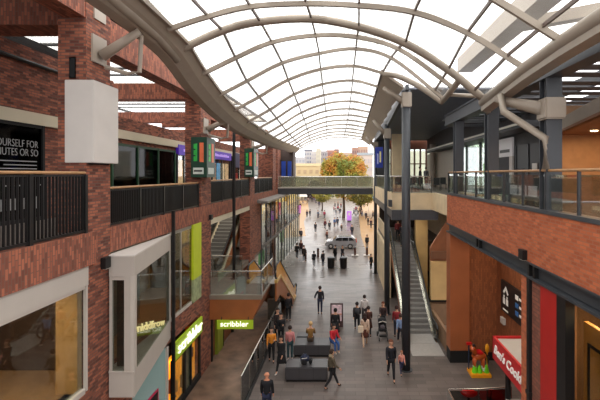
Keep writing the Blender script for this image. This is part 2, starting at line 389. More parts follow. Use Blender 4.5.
def poster(k):
    c = [(222, 190, 150), (214, 208, 190), (190, 150, 110), (120, 170, 200), (220, 200, 170)][k % 5]; return mat('poster %d' % (k % 5), c, .5, 0, .35, 2.5, emit=.5)
for (ya, yb, lab) in ((23.6, 26.5, 'shopfront with purple fascia left of the nearer green sign'), (27.5, 34.5, 'shopfront with purple fascia and posters right of the nearer green sign')):
    t = shopfront('shopfront', lab, ya, yb, -1.5, 1.2, M['black'], M['gl'], 3)
    bx(-9.98, -9.8, ya, yb, 1.15, 1.75).build('fascia', purple, t)
    m_ = MB(); yq = ya+.7
    while yq < yb-.9:
        w_ = .12+.16*random.random(); m_.box(-9.8, -9.79, yq, yq+w_, 1.36, 1.5+.1*random.random()); yq += w_+.08
    m_.build('lettering', mat('lilac sign lettering', (190, 160, 236), .5, 0, 0, emit=.4), t)
    n = int((yb-ya)/1.1)
    for k in range(n): bx(-9.945, -9.93, ya+.15+k*1.1, ya+1.05+k*1.1, -1.2, .85).build('poster', poster(k), t)
blue = mat('blue sign', (24, 62, 150), .4, 0, .08, emit=.15)
t = shopfront('shopfront', 'far gallery shopfront with dark blue fascia and red and white display', 35, 39.5, -1.5, 1.9, M['black'], M['gl'], 2)
bx(-9.98, -9.8, 35, 39.5, .6, 1.9).build('fascia', mat('navy fascia', (28, 34, 78), .5, 0, .05), t)
bx(-9.945, -9.93, 35.3, 37, -1.1, .1).build('poster', mat('red poster', (190, 40, 36), .5, 0, .2, emit=.2), t); bx(-9.945, -9.93, 37.2, 38.9, -1.1, .4).build('poster', poster(1), t)
t = thing('banner', 'pair of blue hanging banners at the far end of the left gallery', 'banner', (-6.2, 42.5, -.9))
bx(-6.75, -6.3, 42.5, 42.58, -.7, 1.35).build('cloth', blue, t); bx(-6.1, -5.7, 42.5, 42.58, -.7, 1.35).build('cloth', blue, t); MB().path([(-6.9, 42.54, 1.4), (-5.6, 42.54, 1.4)], .04).build('pole', M['black'], t)
S('wall_left', bx(-9, -5.55, 43, 45, -2.0, 2.55), mat('dark end wall', (74, 62, 58), .8))
S('wall_left', bx(-9, -6.9, 41, 43, -1.9, 2.6), M['brickL'])

# green box signs round the pillars
gbox = mat('dark green sign box', (22, 60, 44), .4, 0, .1)
def green_sign(x0, x1, y0, y1, z0, z1, lab):
    t = thing('box_sign', lab, 'sign', ((x0+x1)/2, (y0+y1)/2, z0), group='green box signs on the brick pillars')
    bx(x0, x1, y0, y1, z0, z1).build('casing', gbox, t, bev=.01)
    h = z1-z0; w_ = x1-x0; d = y1-y0
    a = mat('bright green sign graphic', (44, 150, 60), .4, 0, .2, emit=.25); b = mat('orange sign graphic', (196, 96, 60), .4, 0, .1, emit=.25); c = mat('sign white panel', (190, 196, 188), .5, 0, .05, emit=.1)
    g1 = MB(); g2 = MB(); g3 = MB()
    for k in range(3):
        cz = z0+h*(.40+.155*k); g1.box(x0+w_*.18, x0+w_*.40, y0-.012, y0, cz, cz+h*.12); g1.box(x1, x1+.012, y0+d*.2, y0+d*.42, cz, cz+h*.12)
    g1.box(x0+w_*.30, x0+w_*.40, y0-.014, y0, z0+h*.4, z0+h*.84); g1.box(x1, x1+.014, y0+d*.32, y0+d*.42, z0+h*.4, z0+h*.84)
    g2.box(x0+w_*.55, x0+w_*.80, y0-.012, y0, z0+h*.38, z0+h*.86); pass
    g3.box(x0+w_*.15, x0+w_*.80, y0-.012, y0, z0+h*.08, z0+h*.24); g3.box(x1, x1+.012, y0+d*.15, y0+d*.8, z0+h*.08, z0+h*.24)
    g1.build('green_lettering', a, t); g2.build('orange_panel', b, t); bx(x1, x1+.012, y0+d*.55, y0+d*.8, z0+h*.38, z0+h*.86).build('orange_panel', b, t); g3.build('white_panel', c, t)
    n_ = MB(); n_.box(x0+w_*.2, x0+w_*.72, y0-.016, y0-.012, z0+h*.14, z0+h*.18); n_.build('print', M['black'], t)
green_sign(-6.92, -6.2, 17.95, 19.1, -.15, 1.66, 'nearer dark green box sign with green and orange graphics on the second left pillar')
green_sign(-6.85, -6.2, 27.2, 28.6, -.2, 1.75, 'farther dark green box sign with green and orange graphics on the third left pillar')

# ---------------- bay one: large shop window below the gallery
t = thing('shop_window', 'large pale-framed shop window with a warm interior at the lower left', 'shop window', (LX, 7, -5.6))
bx(LX-.3, LX+.06, 3, 10.2, -2.83, -2.33).build('fascia', M['fascia'], t)
f = MB(); f.box(LX-.03, LX+.05, 10.13, 10.19, -5.5, -2.83); f.box(LX-.09, LX+.045, 3, 10.1, -5.55, -5.42); f.box(LX-.09, LX+.045, 3, 10.1, -2.9, -2.835); f.build('frame', M['fascia'], t)
bx(LX-.04, LX-.02, 3, 10.1, -5.45, -2.85).build('pane', M['glr'], t)
S('floor', bx(-10, LX-.1, 2, 11.4, -5.65, -5.5), mat('shop timber floor', (150, 112, 74), .5, 0, .15))
S('wall_left', bx(-10, LX-.4, 11.2, 11.4, -5.5, -2.1), mat('shop plum wall', (70, 46, 34), .7))
S('ceiling', bx(-10, LX-.3, 2, 11.4, -2.5, -2.35), mat('shop ceiling', (120, 104, 84), .8))
t = thing('timber_column', 'pale timber column inside the lower left shop window', 'column', (-6.95, 10.05, -5.5))
bx(-7.22, -6.68, 9.98, 10.15, -5.5, -2.5).build('shaft', mat('honey timber', (206, 160, 104), .5, 0, .12), t)  # shop end wall; the amber light on it is put into the tan
for k, (x, y) in enumerate(((-8.6, 9.6), (-8.5, 7.2))):
    t = thing('pendant_lamp', ['hanging looped white lamp in the lower left shop, nearer the timber column', 'hanging looped white lamp in the lower left shop, nearer the frame edge'][k], 'lamp', (x, y, -3.9), group='looped pendant lamps')
    MB().path([(x, y, -2.5), (x, y, -3.5)], .012).build('cord', M['black'], t)
    MB().path([(x-.35, y, -4.35), (x-.25, y, -4.5), (x, y, -4.3), (x+.1, y, -3.9), (x+.05, y, -3.5)], .035).build('loop', mat('lamp white', (236, 220, 190), .4, 0, 0, emit=1.2), t)
for k, (x, y) in enumerate(((-8.3, 8.9), (-8.3, 6.5), (-9.2, 9.9))):
    t = thing('downlight', 'small round ceiling downlight in the lower left shop', 'downlight', (x, y, -2.52), group='shop downlights')
    MB().lathe((x, y, -2.53), [(.08, 0), (.1, .04)], 12).build('lens', M['lampon'], t)
for k, (x, y) in enumerate(((-8.6, 9.2), (-9.1, 7.9), (-7.9, 6.8))):
    t = thing('shop_chair', ['dark chair in the lower left shop below the farther looped lamp', 'dark chair in the middle of the lower left shop', 'dark chair in the lower left shop near the frame edge'][k], 'chair', (x, y, -5.5), group='chairs in the lower left shop')
    bx(x-.22, x+.22, y-.22, y+.22, -5.06, -5.0).build('seat', M['black'], t, bev=.01); bx(x-.22, x-.17, y-.22, y+.22, -5.0, -4.55).build('backrest', M['black'], t)
    for sx in (-.2, .2):
        for sy in (-.2, .2): MB().path([(x+sx, y+sy, -5.5), (x+sx*.9, y+sy*.9, -5.06)], .018, 6).build('leg', M['black'], t)
def area(name, loc, rot, sx, sy, power, col=(1, .8, .55)):
    d = bpy.data.lights.new(name, 'AREA'); d.shape = 'RECTANGLE'; d.size = sx; d.size_y = sy; d.energy = power; d.color = col
    o = bpy.data.objects.new(name, d); COL.objects.link(o); o.location = (loc[0], loc[1], loc[2]+E); o.rotation_euler = rot; return o
area('shop_ceiling_light', (-8.4, 7.5, -2.6), (0, 0, 0), 2.5, 5, 220)

# ---------------- bay two: oriel window
t = thing('bay_window', 'pale grey wedge-shaped bay window projecting over the street on the left', 'bay window', (-6.3, 12.5, -6.2))
pl = [(LX, 11.1), (-5.85, 11.1), (LX, 15.15)]
def wedge(z0, z1, s=0): return MB().prism([(LX+.05, 11.1-s), (-5.85+s*.7, 11.1-s), (LX+s*.2, 15.15+s*.5), (LX-.05, 15.15+s*.5), (LX-.05, 11.3)], 2, z0, z1)
wedge(-2.85, -2.3).build('top_fascia', M['fascia'], t); wedge(-2.3, -2.26, .02).build('capping', M['white'], t)
wedge(-6.2, -5.5).build('bottom_fascia', M['fascia'], t); wedge(-5.52, -5.48, .02).build('sill', M['fascia'], t)
f = MB()
for (a, b) in (((LX+.06, 11.1), (LX+.13, 11.1)), ((-6.13, 11.1), (-5.85, 11.1))): f.box(a[0], b[0], 11.1, 11.2, -5.5, -2.85)
f.box(LX+.13, -6.13, 11.11, 11.18, -2.95, -2.86)
dv = Vector((LX+5.85, 4.05, 0)); L_ = dv.length; dn = dv/L_; nn = Vector((dn.y, -dn.x, 0))
def along(s0, s1, z0, z1, th=.1):
    a = Vector((-5.85, 11.1, 0))+dn*s0; b = Vector((-5.85, 11.1, 0))+dn*s1; q = -nn*th
    return [(*a.xy, z0), (*b.xy, z0), (*(b+q).xy, z0), (*(a+q).xy, z0), (*a.xy, z1), (*b.xy, z1), (*(b+q).xy, z1), (*(a+q).xy, z1)]
f.hexa(along(0, .22, -5.5, -2.85)); f.hexa(along(3.9, L_, -5.5, -2.85)); f.build('mullion', M['fascia'], t)
bx(LX+.1, -6.13, 11.13, 11.15, -5.48, -2.9).build('front_pane', M['glr'], t); bx(LX+.1, -6.25, 11.4, 11.42, -5.48, -2.9).build('dark_blind', mat('dark olive blind', (60, 58, 50), .7, 0, .2, 2), t); bx(-6.25, -6.15, 11.4, 11.42, -5.48, -2.9).build('curtain_edge', M['white'], t)
g_ = MB(); g_.hexa(along(.22, 3.9, -5.48, -2.87, .02)); g_.build('side_pane', M['glr'], t)
bx(-7.9, -7.8, 11.6, 15.2, -5.5, -2.6).build('blind', mat('window interior', (96, 94, 86), .8, 0, .3, .9), t)
text('niddfrow', .36, M['lettery'], 'lettering', t, (-5.86, 11.3, -4.46), ((dn.x, dn.y, -.3), (-.3*dn.x, -.3*dn.y, 1)), .03, wfit=3.1, bold=.01)
# glazing between bay window and lime strip
t = thing('shop_window', 'tall glazed window between the black pipe and the lime strip on the left', 'shop window', (LX, 16.3, -5.6))
bx(LX-.15, LX-.05, 15.2, 17.3, -2.35, -2.2).build('frame', M['fascia'], t); bx(LX-.15, LX-.02, 15.2, 17.3, -5.62, -5.5).build('sill', M['fascia'], t)
bx(LX-.06, LX-.05, 15.2, 17.3, -5.5, -2.2).build('pane', M['glr'], t)
bx(LX-.1, LX-.04, 16.2, 16.24, -5.5, -2.2).build('mullion', M['fascia'], t)
S('wall_left', bx(-9.9, -9.6, 15, 19.7, -5.6, -2.2), mat('upper shop tan wall', (150, 118, 84), .8, 0, .3, .8))
S('floor', bx(-10, LX-.4, 11.4, 19.7, -5.9, -5.6), mat('shop timber floor', (150, 112, 74)))
area('shop_ceiling_light', (-8.2, 15.5, -2.3), (0, 0, 0), 2, 6, 40)
t = thing('wall_banner', 'tall lime green strip with grey pattern at its foot beside the second pillar', 'banner', (LX, 17.8, -5.5))
bx(LX-.06, LX+.03, 17.35, 18.3, -4.6, -2.2).build('upper_panel', M['lime'], t)
bx(LX-.06, LX+.03, 17.35, 18.3, -5.6, -4.6).build('lower_panel', mat('grey green pattern', (150, 160, 120), .5, 0, .35, 5), t)
t = thing('drain_pipe', 'thin black vertical pipe between the bay window and scribbler', 'pipe', (LX+.12, 15.2, GR)); bx(LX+.02, LX+.14, 15.17, 15.24, GR, -1.4).build('pipe', M['black'], t)
for z in (-3, -6, -8.5): bx(LX, LX+.16, 15.15, 15.27, z, z+.06).build('bracket', M['black'], t)
# ground floor shops: teal glazed one then scribbler
t = thing('shopfront', 'pale teal glazed shopfront under the bay window with a pink window outline', 'shopfront', (LX, 13.8, GR))
bx(LX-.1, LX-.02, 12.4, 14.9, GR, -6.4).build('pane', mat('pale teal glazing', (150, 182, 182), .15, 0, .06, .6), t)
f = MB(); f.box(LX-.1, LX+.03, 14.75, 14.9, GR, -6.4); f.build('frame', M['fascia'], t)
f = MB(); f.box(LX-.0, LX+.03, 13.2, 14.1, -8.2, -7.55); f.build('pink_frame', mat('magenta frame', (190, 40, 80), .4, 0, 0), t); bx(LX+.03, LX+.04, 13.28, 14.02, -8.2, -7.62).build('dark_glass', M['black'], t)
t = thing('shopfront', 'scribbler card shop with amber lit window displays at the foot of the left wall', 'shopfront', (LX, 17, GR))
amber = mat('amber lit display', (255, 150, 30), .5, 0, .3, 3, emit=1.25)
bx(LX-.3, LX-.25, 15.35, 18.25, GR+.1, -7.2).build('display', amber, t)
for k in range(5):
    y = 15.5+k*.55; z = -8.9+random.random()*.9
    bx(LX-.24, LX-.16, y, y+.16, z, z+.3+.3*random.random()).build('stock', mat('stock %d' % (k % 4), [(120, 60, 30), (200, 180, 120), (90, 90, 60), (170, 50, 40)][k % 4], .6, 0, 0), t)
f = MB()
for y in (15.35, 16.5, 17.15, 18.2): f.box(LX-.1, LX+.02, y, y+.05, GR, -7.2)
f.box(LX-.1, LX+.02, 15.35, 18.3, GR, GR+.25); f.box(LX-.1, LX+.02, 15.35, 18.3, -7.3, -7.2); f.build('frame', M['blackm'], t)
bx(LX-.15, LX-.06, 16.55, 17.15, GR, -7.3).build('door', mat('display grey green', (120, 122, 92), .6, 0, .3, 4, emit=.1), t)
bx(LX-.05, LX-.04, 15.4, 18.2, GR+.25, -7.25).build('pane', M['gl'], t)
t = thing('shop_sign', 'lime board with white scribbler lettering on the wall over the amber windows', 'sign', (LX+.05, 16.8, -7.2), group='scribbler boards')
bx(LX+.0, LX+.08, 15.35, 18.3, -7.2, -6.5).build('board', M['limel'], t)
text('scribbler', .62, M['letter'], 'lettering', t, (LX+.11, 15.6, -7.02), '+x', .04, wfit=2.6, bold=.004)
area('shop_window_light', (LX-.3, 16.8, -7.3), (0, 0, 0), .3, 2.6, 25, (1, .65, .3))
# second board under the terrace (faces the camera)
t = thing('shop_sign', 'lime board with white scribbler lettering hanging under the terrace edge', 'sign', (-5.4, 19.6, -7.05), group='scribbler boards')
bx(-6.2, -4.45, 19.35, 19.42, -7.5, -7.08).build('board', M['limel'], t)
text('scribbler', .36, M['letter'], 'lettering', t, (-6.02, 19.33, -7.37), '-y', .03, wfit=1.35, bold=.002)
for x in (-6.0, -4.7): MB().path([(x, 19.4, -7.1), (x, 19.47, -6.95)], .02, 6).build('hanger', M['black'], t)
t = thing('shopfront', 'green framed side shopfront under the terrace beyond the second pillar', 'shopfront', (LX, 22, GR))
bx(LX-.4, LX-.1, 19.7, 27.8, GR, -6.5).build('display', mat('brown amber window', (96, 54, 26), .5, 0, .45, 2, emit=.15), t)
bx(LX-.1, LX+.05, 20.6, 21.5, GR, -7.4).build('lime_panel', mat('olive lime panel', (120, 130, 36), .5, 0, .2), t)
for y in (19.8, 21.6, 23.5, 25.5, 27.5): bx(LX-.1, LX+.04, y, y+.1, GR, -6.9).build('frame_post', M['blackm'], t)

# ---------------- terrace at mid level, escalators
TZ = -5.95
t = thing('terrace', 'copper-edged terrace deck with glass rails jutting over the street on the left', 'terrace', (-5.3, 21, TZ))
bx(-10, -4.05, 19.5, 23.2, TZ-.1, TZ).build('deck', mat('terrace grey floor', (120, 112, 104), .4, 0, .15, 1.5), t)
bx(LX, -4.03, 19.46, 19.6, TZ-.16, TZ+.05).build('edge_strip', mat('grey edge strip', (140, 128, 116), .4, .3, .05), t)
# raking copper fascia and soffit
m_ = MB(); m_.hexa([(LX, 19.5, TZ-1.15), (-4.5, 19.5, TZ-1.15), (-4.5, 23, TZ-1.15), (LX, 23, TZ-1.15), (LX, 19.5, TZ-.12), (-4.05, 19.5, TZ-.12), (-4.05, 23, TZ-.12), (LX, 23, TZ-.12)])
m_.build('copper_fascia', M['copper'], t)
S('floor', bx(-10, LX-.1, 23.2, 40, TZ-.3, TZ), mat('gallery mid paving', (110, 100, 92)))
def glass_rail(name, lab, pts, h, group=None, rail='steelb', postsp=1.5, gm='gl', postm='steelb', thk=.02):
    a = Vector(pts[0]); t = thing(name, lab, 'glass rail', (a.x, a.y, a.z), group=group)
    rp = [(p[0], p[1], p[2]+h) for p in pts]
    MB().path(rp, .03).build('handrail', M[rail], t)
    for p, q in zip(pts, pts[1:]):
        P0 = Vector(p); P1 = Vector(q); d = P1-P0; n = max(1, int(round(d.length/postsp))); sd = Vector((-d.y, d.x, 0)).normalized()*thk
        for k in range(n):
            A = P0+d*(k/n+.012); B = P0+d*((k+1)/n-.012); z0 = Vector((0, 0, .06)); z1 = Vector((0, 0, h-.06))
            MB().hexa([A-sd/2+z0, B-sd/2+z0, B+sd/2+z0, A+sd/2+z0, A-sd/2+z1, B-sd/2+z1, B+sd/2+z1, A+sd/2+z1]).build('glass_panel', M[gm], t)
        for k in range(n+1):
            A = P0+d*k/n; MB().path([A, A+Vector((0, 0, h))], .022, 6).build('post', M[postm], t)
    return t
glass_rail('glass_balustrade', 'glass balustrade with steel rail along the front of the copper terrace', [(LX, 19.55, TZ), (-4.1, 19.55, TZ), (-4.1, 22.6, TZ)], 1.2)
glass_rail('glass_balustrade', 'glass balustrade at the back of the terrace in front of the upward escalator', [(-7.6, 22.9, TZ), (-5.9, 22.9, TZ)], 1.25)
t = glass_rail('glass_balustrade', 'long glass barrier with steel handrail running along the street under the terrace', [(-4.05, 15.6, GR), (-4.05, 25.4, GR), (-4.9, 25.4, GR)], 1.4, gm='gldark')
bx(-4.12, -3.98, 15.6, 25.4, GR, GR+.1).build('kerb', M['black'], t)
t = thing('post', 'thin black post rising from the terrace to the glass roof', 'post', (-6.3, 22.7, TZ)); MB().path([(-6.3, 22.7, TZ), (-6.3, 22.7, 2.45)], .09, 10).build('pole', M['black'], t); MB().lathe((-6.3, 22.7, TZ), [(.2, 0), (.2, .03)], 12).build('base_plate', M['black'], t)

def escalator(lab, x0, x1, yb, zb, yt, zt, side, balm, plate=True, rail_in=.05, nstep=None, capm='steelb', skirt=None, group=None):
    """side truss, skirt, glass, handrails and steps from the bottom comb (yb, zb) to the top comb (yt, zt)"""
    sg = 1 if yt > yb else -1
    t = thing('escalator', lab, 'escalator', ((x0+x1)/2, yb, zb), group=group)
    L = [(yb-1.3*sg, zb), (yb, zb), (yt, zt), (yt+1.3*sg, zt)]
    for x in (x0, x1):
        m = MB(); a, b = (x-.04, x+.04)
        prof = [(L[0][0], L[0][1]), (L[1][0], L[1][1]), (L[2][0], L[2][1]+.06), (L[3][0], L[3][1]+.06), (L[3][0], L[3][1]-.95), (L[2][0]+.1*sg, L[2][1]-.95), (L[1][0]+.9*sg, L[1][1]-.35 if zb > GR+.5 else L[1][1]), (L[0][0], L[0][1]-.3 if zb > GR+.5 else L[0][1]-.0)]
        if abs(prof[-1][1]-prof[0][1]) < 1e-6: prof = prof[:-1]
        m.prism(prof, 0, a, b); m.build('truss_side', M[side], t)
        c = MB(); pth = [(x, p[0], p[1]+.10) for p in L]; pth[0] = (x, L[0][0]+.5*sg, L[0][1]+.1); c.path(pth, .1, flat=(.16, .16)); c.build('skirt', M[capm] if skirt is None else skirt, t)
        g = MB(); pr = [(L[0][0]+.25*sg, L[0][1]+.15), (L[1][0], L[1][1]+.18), (L[2][0], L[2][1]+.18), (L[3][0]-.25*sg, L[3][1]+.18), (L[3][0]-.25*sg, L[3][1]+.92), (L[2][0], L[2][1]+.95), (L[1][0], L[1][1]+.95), (L[0][0]+.25*sg, L[0][1]+.92)]
        g.prism(pr, 0, x-.012, x+.012); g.build('balustrade_glass', balm, t)
        h = MB(); zz = .99
        pts = []
        for k in range(7):
            th = -PI/2+PI*k/6; pts.append((x, L[0][0]+(.25-.38*math.cos(th))*sg, L[0][1]+zz-.38+.38*math.sin(th)))
        pts += [(x, L[1][0], L[1][1]+zz), (x, L[2][0], L[2][1]+zz)]
        for k in range(7):
            th = PI/2-PI*k/6; pts.append((x, L[3][0]+(-.25+.38*math.cos(th))*sg, L[3][1]+zz-.38+.38*math.sin(th)))
        h.path(pts, .05, 8); h.build('handrail', M['rubber'], t)
    n = nstep or int(round(abs(zt-zb)/.2))
    for k in range(n):
        ya = yb+(yt-yb)*k/n; y2 = yb+(yt-yb)*(k+1)/n; z = zb+(zt-zb)*(k+1)/n; z0 = zb+(zt-zb)*k/n
        m = MB(); m.box(x0+.08, x1-.08, min(ya, y2), max(ya, y2), z-.03, z); m.box(x0+.08, x1-.08, min(ya, ya+.03*sg), max(ya, ya+.03*sg), z0-.02, z-.03); m.build('step', M['step'], t)
        if k % 1 == 0: pass
    for (p, q) in ((L[0], L[1]), (L[3], L[2])):
        bx(x0+.05, x1-.05, min(p[0], q[0]), max(p[0], q[0]), p[1]-.02, p[1]+.02).build('landing_plate', mat('pale landing plate', (176, 172, 168), .35, .2, .08, 8), t)
    return t
escalator('grey escalator rising from the street between the dark column and the sandstone wall', 3.5, 5.05, 23.2, GR+.02, 30.2, -5.3, 'copper', M['glr'])
t = thing('floor_plate', 'pale grey plate in the paving at the foot of the right escalator', 'floor plate', (4.3, 21, GR)); bx(3.45, 5.1, 20.4, 22.0, GR+.001, GR+.03).build('plate', mat('pale landing plate', (176, 172, 168)), t)
escalator('escalator climbing from the terrace to the gallery behind the second pillar', -9.0, -7.55, 24.6, TZ, 31.6, -1.6, 'copper', M['gldark'], skirt=mat('cream skirt', (214, 202, 176), .5))
area('gallery_soffit_light', (-8.3, 27, -2.15), (0, 0, 0), 1.5, 8, 90, (1, .88, .72)); area('terrace_soffit_light', (-5.8, 21.5, -7.2), (0, 0, 0), 1, 3, 25, (1, .85, .7))  # the gallery lamp is an added fill for the dim escalator steps
yel = glass('amber lit escalator glass', (240, 205, 120), .05, .1, .7, (255, 200, 84))
escalator('copper sided escalator with amber balustrade going down from the terrace to the street', -5.25, -3.75, 29.3, GR+.02, 23.0, TZ, 'copper', yel, skirt=mat('yellow lit skirt', (206, 170, 96), .4, .2, .05))
S('wall_left', bx(-9.9, -9.5, 19.7, 40, TZ, -2.0), mat('shop back wall', (92, 78, 66)))
S('trim_10', MB().prism([(19.7, -2.2), (30, -2.2), (30, -2.75), (28.5, -2.5), (19.7, -2.5)], 0, LX-.35, LX-.03), M['cream'])
S('wall_left', bx(-7.4, LX-.02, 29.2, 31.5, TZ, -2.2), M['brickL'])

# ---------------- glass fronted building beyond the third pillar, left
t = thing('glass_facade', 'long glazed shop facade along the left of the street beyond the escalators', 'facade', (LX, 45, GR))
for k in range(14):
    y = 31.5+k*2.0; bx(LX-.05, LX+.05, y-.04, y+.04, GR, -2.4).build('mullion', M['dsteel'], t)
    if k < 13: bx(LX-.01, LX+.01, y+.04, y+1.96, GR+.1, -2.4).build('pane', M['glr'], t)
bx(LX-.06, LX+.06, 31.5, 57.5, -5.9, -5.7).build('transom', M['dsteel'], t); bx(LX-.1, LX+.1, 31.5, 57.5, -2.45, -2.2).build('head_frame', M['steel'], t)
MB().prism([(LX-3, -1.6), (LX+.8, -2.05), (LX+.8, -2.2), (LX-3, -2.2)], 1, 30, 57.5).build('roof_slab', mat('grey slate roof', (132, 126, 120), .6), t)
S('wall_left', bx(-13, -12.6, 31, 58, GR, -2.2), mat('shop warm back wall', (150, 132, 96), .8, 0, .3, .5))
S('floor', bx(-12.6, LX-.1, 31.5, 57.5, -5.9, -5.75), mat('gallery mid paving', (110, 100, 92)))
cols_ = [(236, 222, 130), (210, 120, 50), (180, 60, 100), (90, 130, 90), (230, 220, 200), (200, 150, 70)]
for k in range(12):
    y = 32.5+k*2.1; z = [GR+.6, -5.2, -5.0][k % 3]
    t2 = thing('window_display', 'small lit product display behind the long glazed facade', 'display', (-8.2, y, z), group='displays behind the long glazed facade')
    bx(-8.3, -7.9, y-.5, y+.5, z, z+1.5+.4*(k % 2)).build('panel', mat('facade display %d' % (k % 6), cols_[k % 6], .5, 0, .3, 1.2, emit=.5), t2)
    bx(-8.2, -8.0, y-.1, y+.1, z-.6 if z > -6 else z-.5, z).build('stand', M['black'], t2)
area('facade_shop_light', (-9.5, 45, -2.6), (0, 0, 0), 3, 20, 260, (1, .86, .62)); area('facade_shop_light', (-9.5, 45, -6.1), (0, 0, 0), 3, 20, 260, (1, .86, .62))
# ================================================================ GLASS ROOF
# stations: eight points (x, y, height above eye) from the left gutter to the right edge
ST = [
 [(-5.5, 3, 4.1), (-4.3, 3, 4.7), (-3.0, 3, 5.0), (-1.3, 3, 5.05), (.4, 3, 4.95), (2.0, 3, 4.65), (3.4, 3, 4.0), (4.7, 3, 3.1)],
 [(-5.5, 9.0, 4.3), (-4.2, 9.0, 4.75), (-2.9, 9.0, 5.0), (-1.2, 8.9, 5.05), (.4, 8.8, 4.95), (2.0, 8.8, 4.6), (3.3, 8.8, 3.9), (4.7, 8.7, 2.96)],
 [(-5.5, 11.7, 4.18), (-4.05, 11.7, 4.65), (-2.8, 11.7, 4.95), (-1.15, 11.65, 5.02), (.4, 11.5, 4.9), (1.98, 11.3, 4.62), (3.4, 11.0, 3.92), (4.68, 10.5, 2.86)],
 [(-5.44, 12.9, 3.95), (-3.97, 12.95, 4.64), (-2.75, 12.95, 4.93), (-1.09, 13, 5.04), (.45, 13, 4.78), (1.97, 13.05, 4.26), (3.4, 13.15, 3.42), (4.6, 13.3, 2.5)],
 [(-5.5, 16.4, 3.1), (-4.06, 16.4, 3.85), (-2.6, 16.4, 4.6), (-1.07, 16.4, 5.0), (.45, 16.4, 5.19), (1.9, 16.2, 4.75), (3.6, 16.0, 3.35), (3.95, 16.0, 3.05)],
 [(-5.5, 18.5, 2.8), (-4.02, 18.5, 3.6), (-2.65, 18.5, 4.4), (-1.13, 18.5, 4.9), (.42, 18.5, 5.05), (1.76, 18.5, 4.72)],
 [(-5.5, 21.4, 2.54), (-3.98, 21.4, 3.38), (-2.7, 21.4, 4.2), (-1.2, 21.4, 4.75), (.4, 21.4, 4.95), (1.78, 21.4, 4.62)],
 [(-5.5, 30, 2.42), (-4.3, 30, 3.1), (-3.0, 30, 3.9), (-1.4, 30, 4.5), (.3, 30, 4.65), (1.84, 30, 4.42)],
 [(-5.6, 46, 2.72), (-5.0, 46, 3.05), (-3.9, 46, 3.62), (-2.1, 46, 4.15), (-.1, 46, 4.27), (1.95, 46, 4.0)],
]
def station(y):              # far part, interpolated at a given distance
    for A, B in zip(ST[4:], ST[5:]):
        if A[0][1] <= y <= B[0][1]:
            f = (y-A[0][1])/(B[0][1]-A[0][1]); return [tuple(p+(q-p)*f for p, q in zip(a, b)) for a, b in zip(A, B)]
def smooth(pts, n=5):        # Catmull-Rom through the points
    V = [Vector(p) for p in pts]; V = [V[0]*2-V[1]]+V+[V[-1]*2-V[-2]]; out = []
    for i in range(1, len(V)-2):
        for k in range(n):
            t_ = k/n; a, b, c, d = V[i-1:i+3]
            out.append(.5*((2*b)+(c-a)*t_+(2*a-5*b+4*c-d)*t_*t_+(3*b-a-3*c+d)*t_**3))
    out.append(V[-2]); return out
roof = thing('glass_roof', 'arched glass and steel roof spanning the whole shopping street', 'glass roof', (0, 25, 2.4))
allst = ST[:4]+[[(-5.5, 14.5, 3.52), (-4.0, 14.5, 4.25), (-2.68, 14.5, 4.82), (-1.08, 14.5, 5.08), (.45, 14.5, 5.02), (1.95, 14.4, 4.55), (3.5, 14.3, 3.42), (3.86, 14.3, 3.12)]]+ST[4:5]
ys = [18.5+2.5*k for k in range(12)]; allst += [station(min(y, 46)) for y in ys]
for i, s in enumerate(allst):
    f_ = .0 if i == 3 else .22; s = [tuple(p+(q-p)*f_ for p, q in zip(s[0], s[1]))]+list(s[1:])
    if i == 3: MB().path(smooth(s), .135, 8).build('main_arch', M['steel'], roof, smooth=True)
    else: MB().path([p-Vector((0, 0, .06)) for p in smooth(s)], 0, flat=(.09, .14) if i < 5 else (.10, .12)).build('arch_rib', M['steel'], roof)
# the notch edge arch (heavier)
e = [(1.76, 18.5, 4.72), (2.35, 18.0, 4.5), (3.0, 17.3, 4.0), (3.5, 16.7, 3.5), (3.95, 16.2, 3.0)]
MB().path(smooth([(x, y, z-.1) for x, y, z in e]), .12, 8).build('notch_edge', M['steel'], roof, smooth=True)
MB().path([(3.95, 16.2, 2.95), (3.82, 13.45, 3.12)], .11, 8).build('notch_edge', M['steel'], roof, smooth=True)
MB().path([(3.95, 14.9, 2.95), (4.45, 13.6, 2.65)], .07, 8).build('notch_strut', M['steel'], roof)
# purlins
for j in range(8):
    ln = [s[j] for s in allst if len(s) > j]
    if j in (0,): continue
    if j == 7: ln = ln[:4]
    if j == 5: pass
    if j == 6: ln = ln[:6]
    MB().path([(p[0], p[1], p[2]+.02) for p in ln], 0, flat=(.05, .09)).build('glazing_bar', M['purl'], roof)
def mid(s, a, b, f): return tuple(p+(q-p)*f for p, q in zip(s[a], s[b]))
MB().path([mid(s, 6, 7, .72) for s in allst[:4]], 0, flat=(.05, .09)).build('glazing_bar', M['purl'], roof)
MB().path([Vector(mid(s, 0, 1, .3)) for s in allst], 0, flat=(.06, .1)).build('glazing_bar', M['steel'], roof)
# glass
for a, b in zip(allst, allst[1:]):
    n = min(len(a), len(b)); sa = smooth(a[:n], 3); sb = smooth(b[:n], 3)
    if a is allst[5]:        # the notch bay ends on the sloping edge
        pass
    m = MB()
    for p, q, r_, s_ in zip(sa, sa[1:], sb[1:], sb): m.face([p+Vector((0, 0, .05)), q+Vector((0, 0, .05)), r_+Vector((0, 0, .05)), s_+Vector((0, 0, .05))])
    m.build('glass_panel', M['glroof'], roof)
m = MB(); z5 = Vector((0, 0, .04))
m.face([Vector(ST[4][5])+z5, Vector(ST[4][6])+z5, Vector((3.0, 17.3, 4.0))+z5, Vector((1.76, 18.5, 4.72))+z5]); m.face([Vector(ST[4][6])+z5, Vector((3.95, 16.2, 3.05)), Vector((3.0, 17.3, 4.0))+z5]); m.build('glass_panel', M['glroof'], roof)
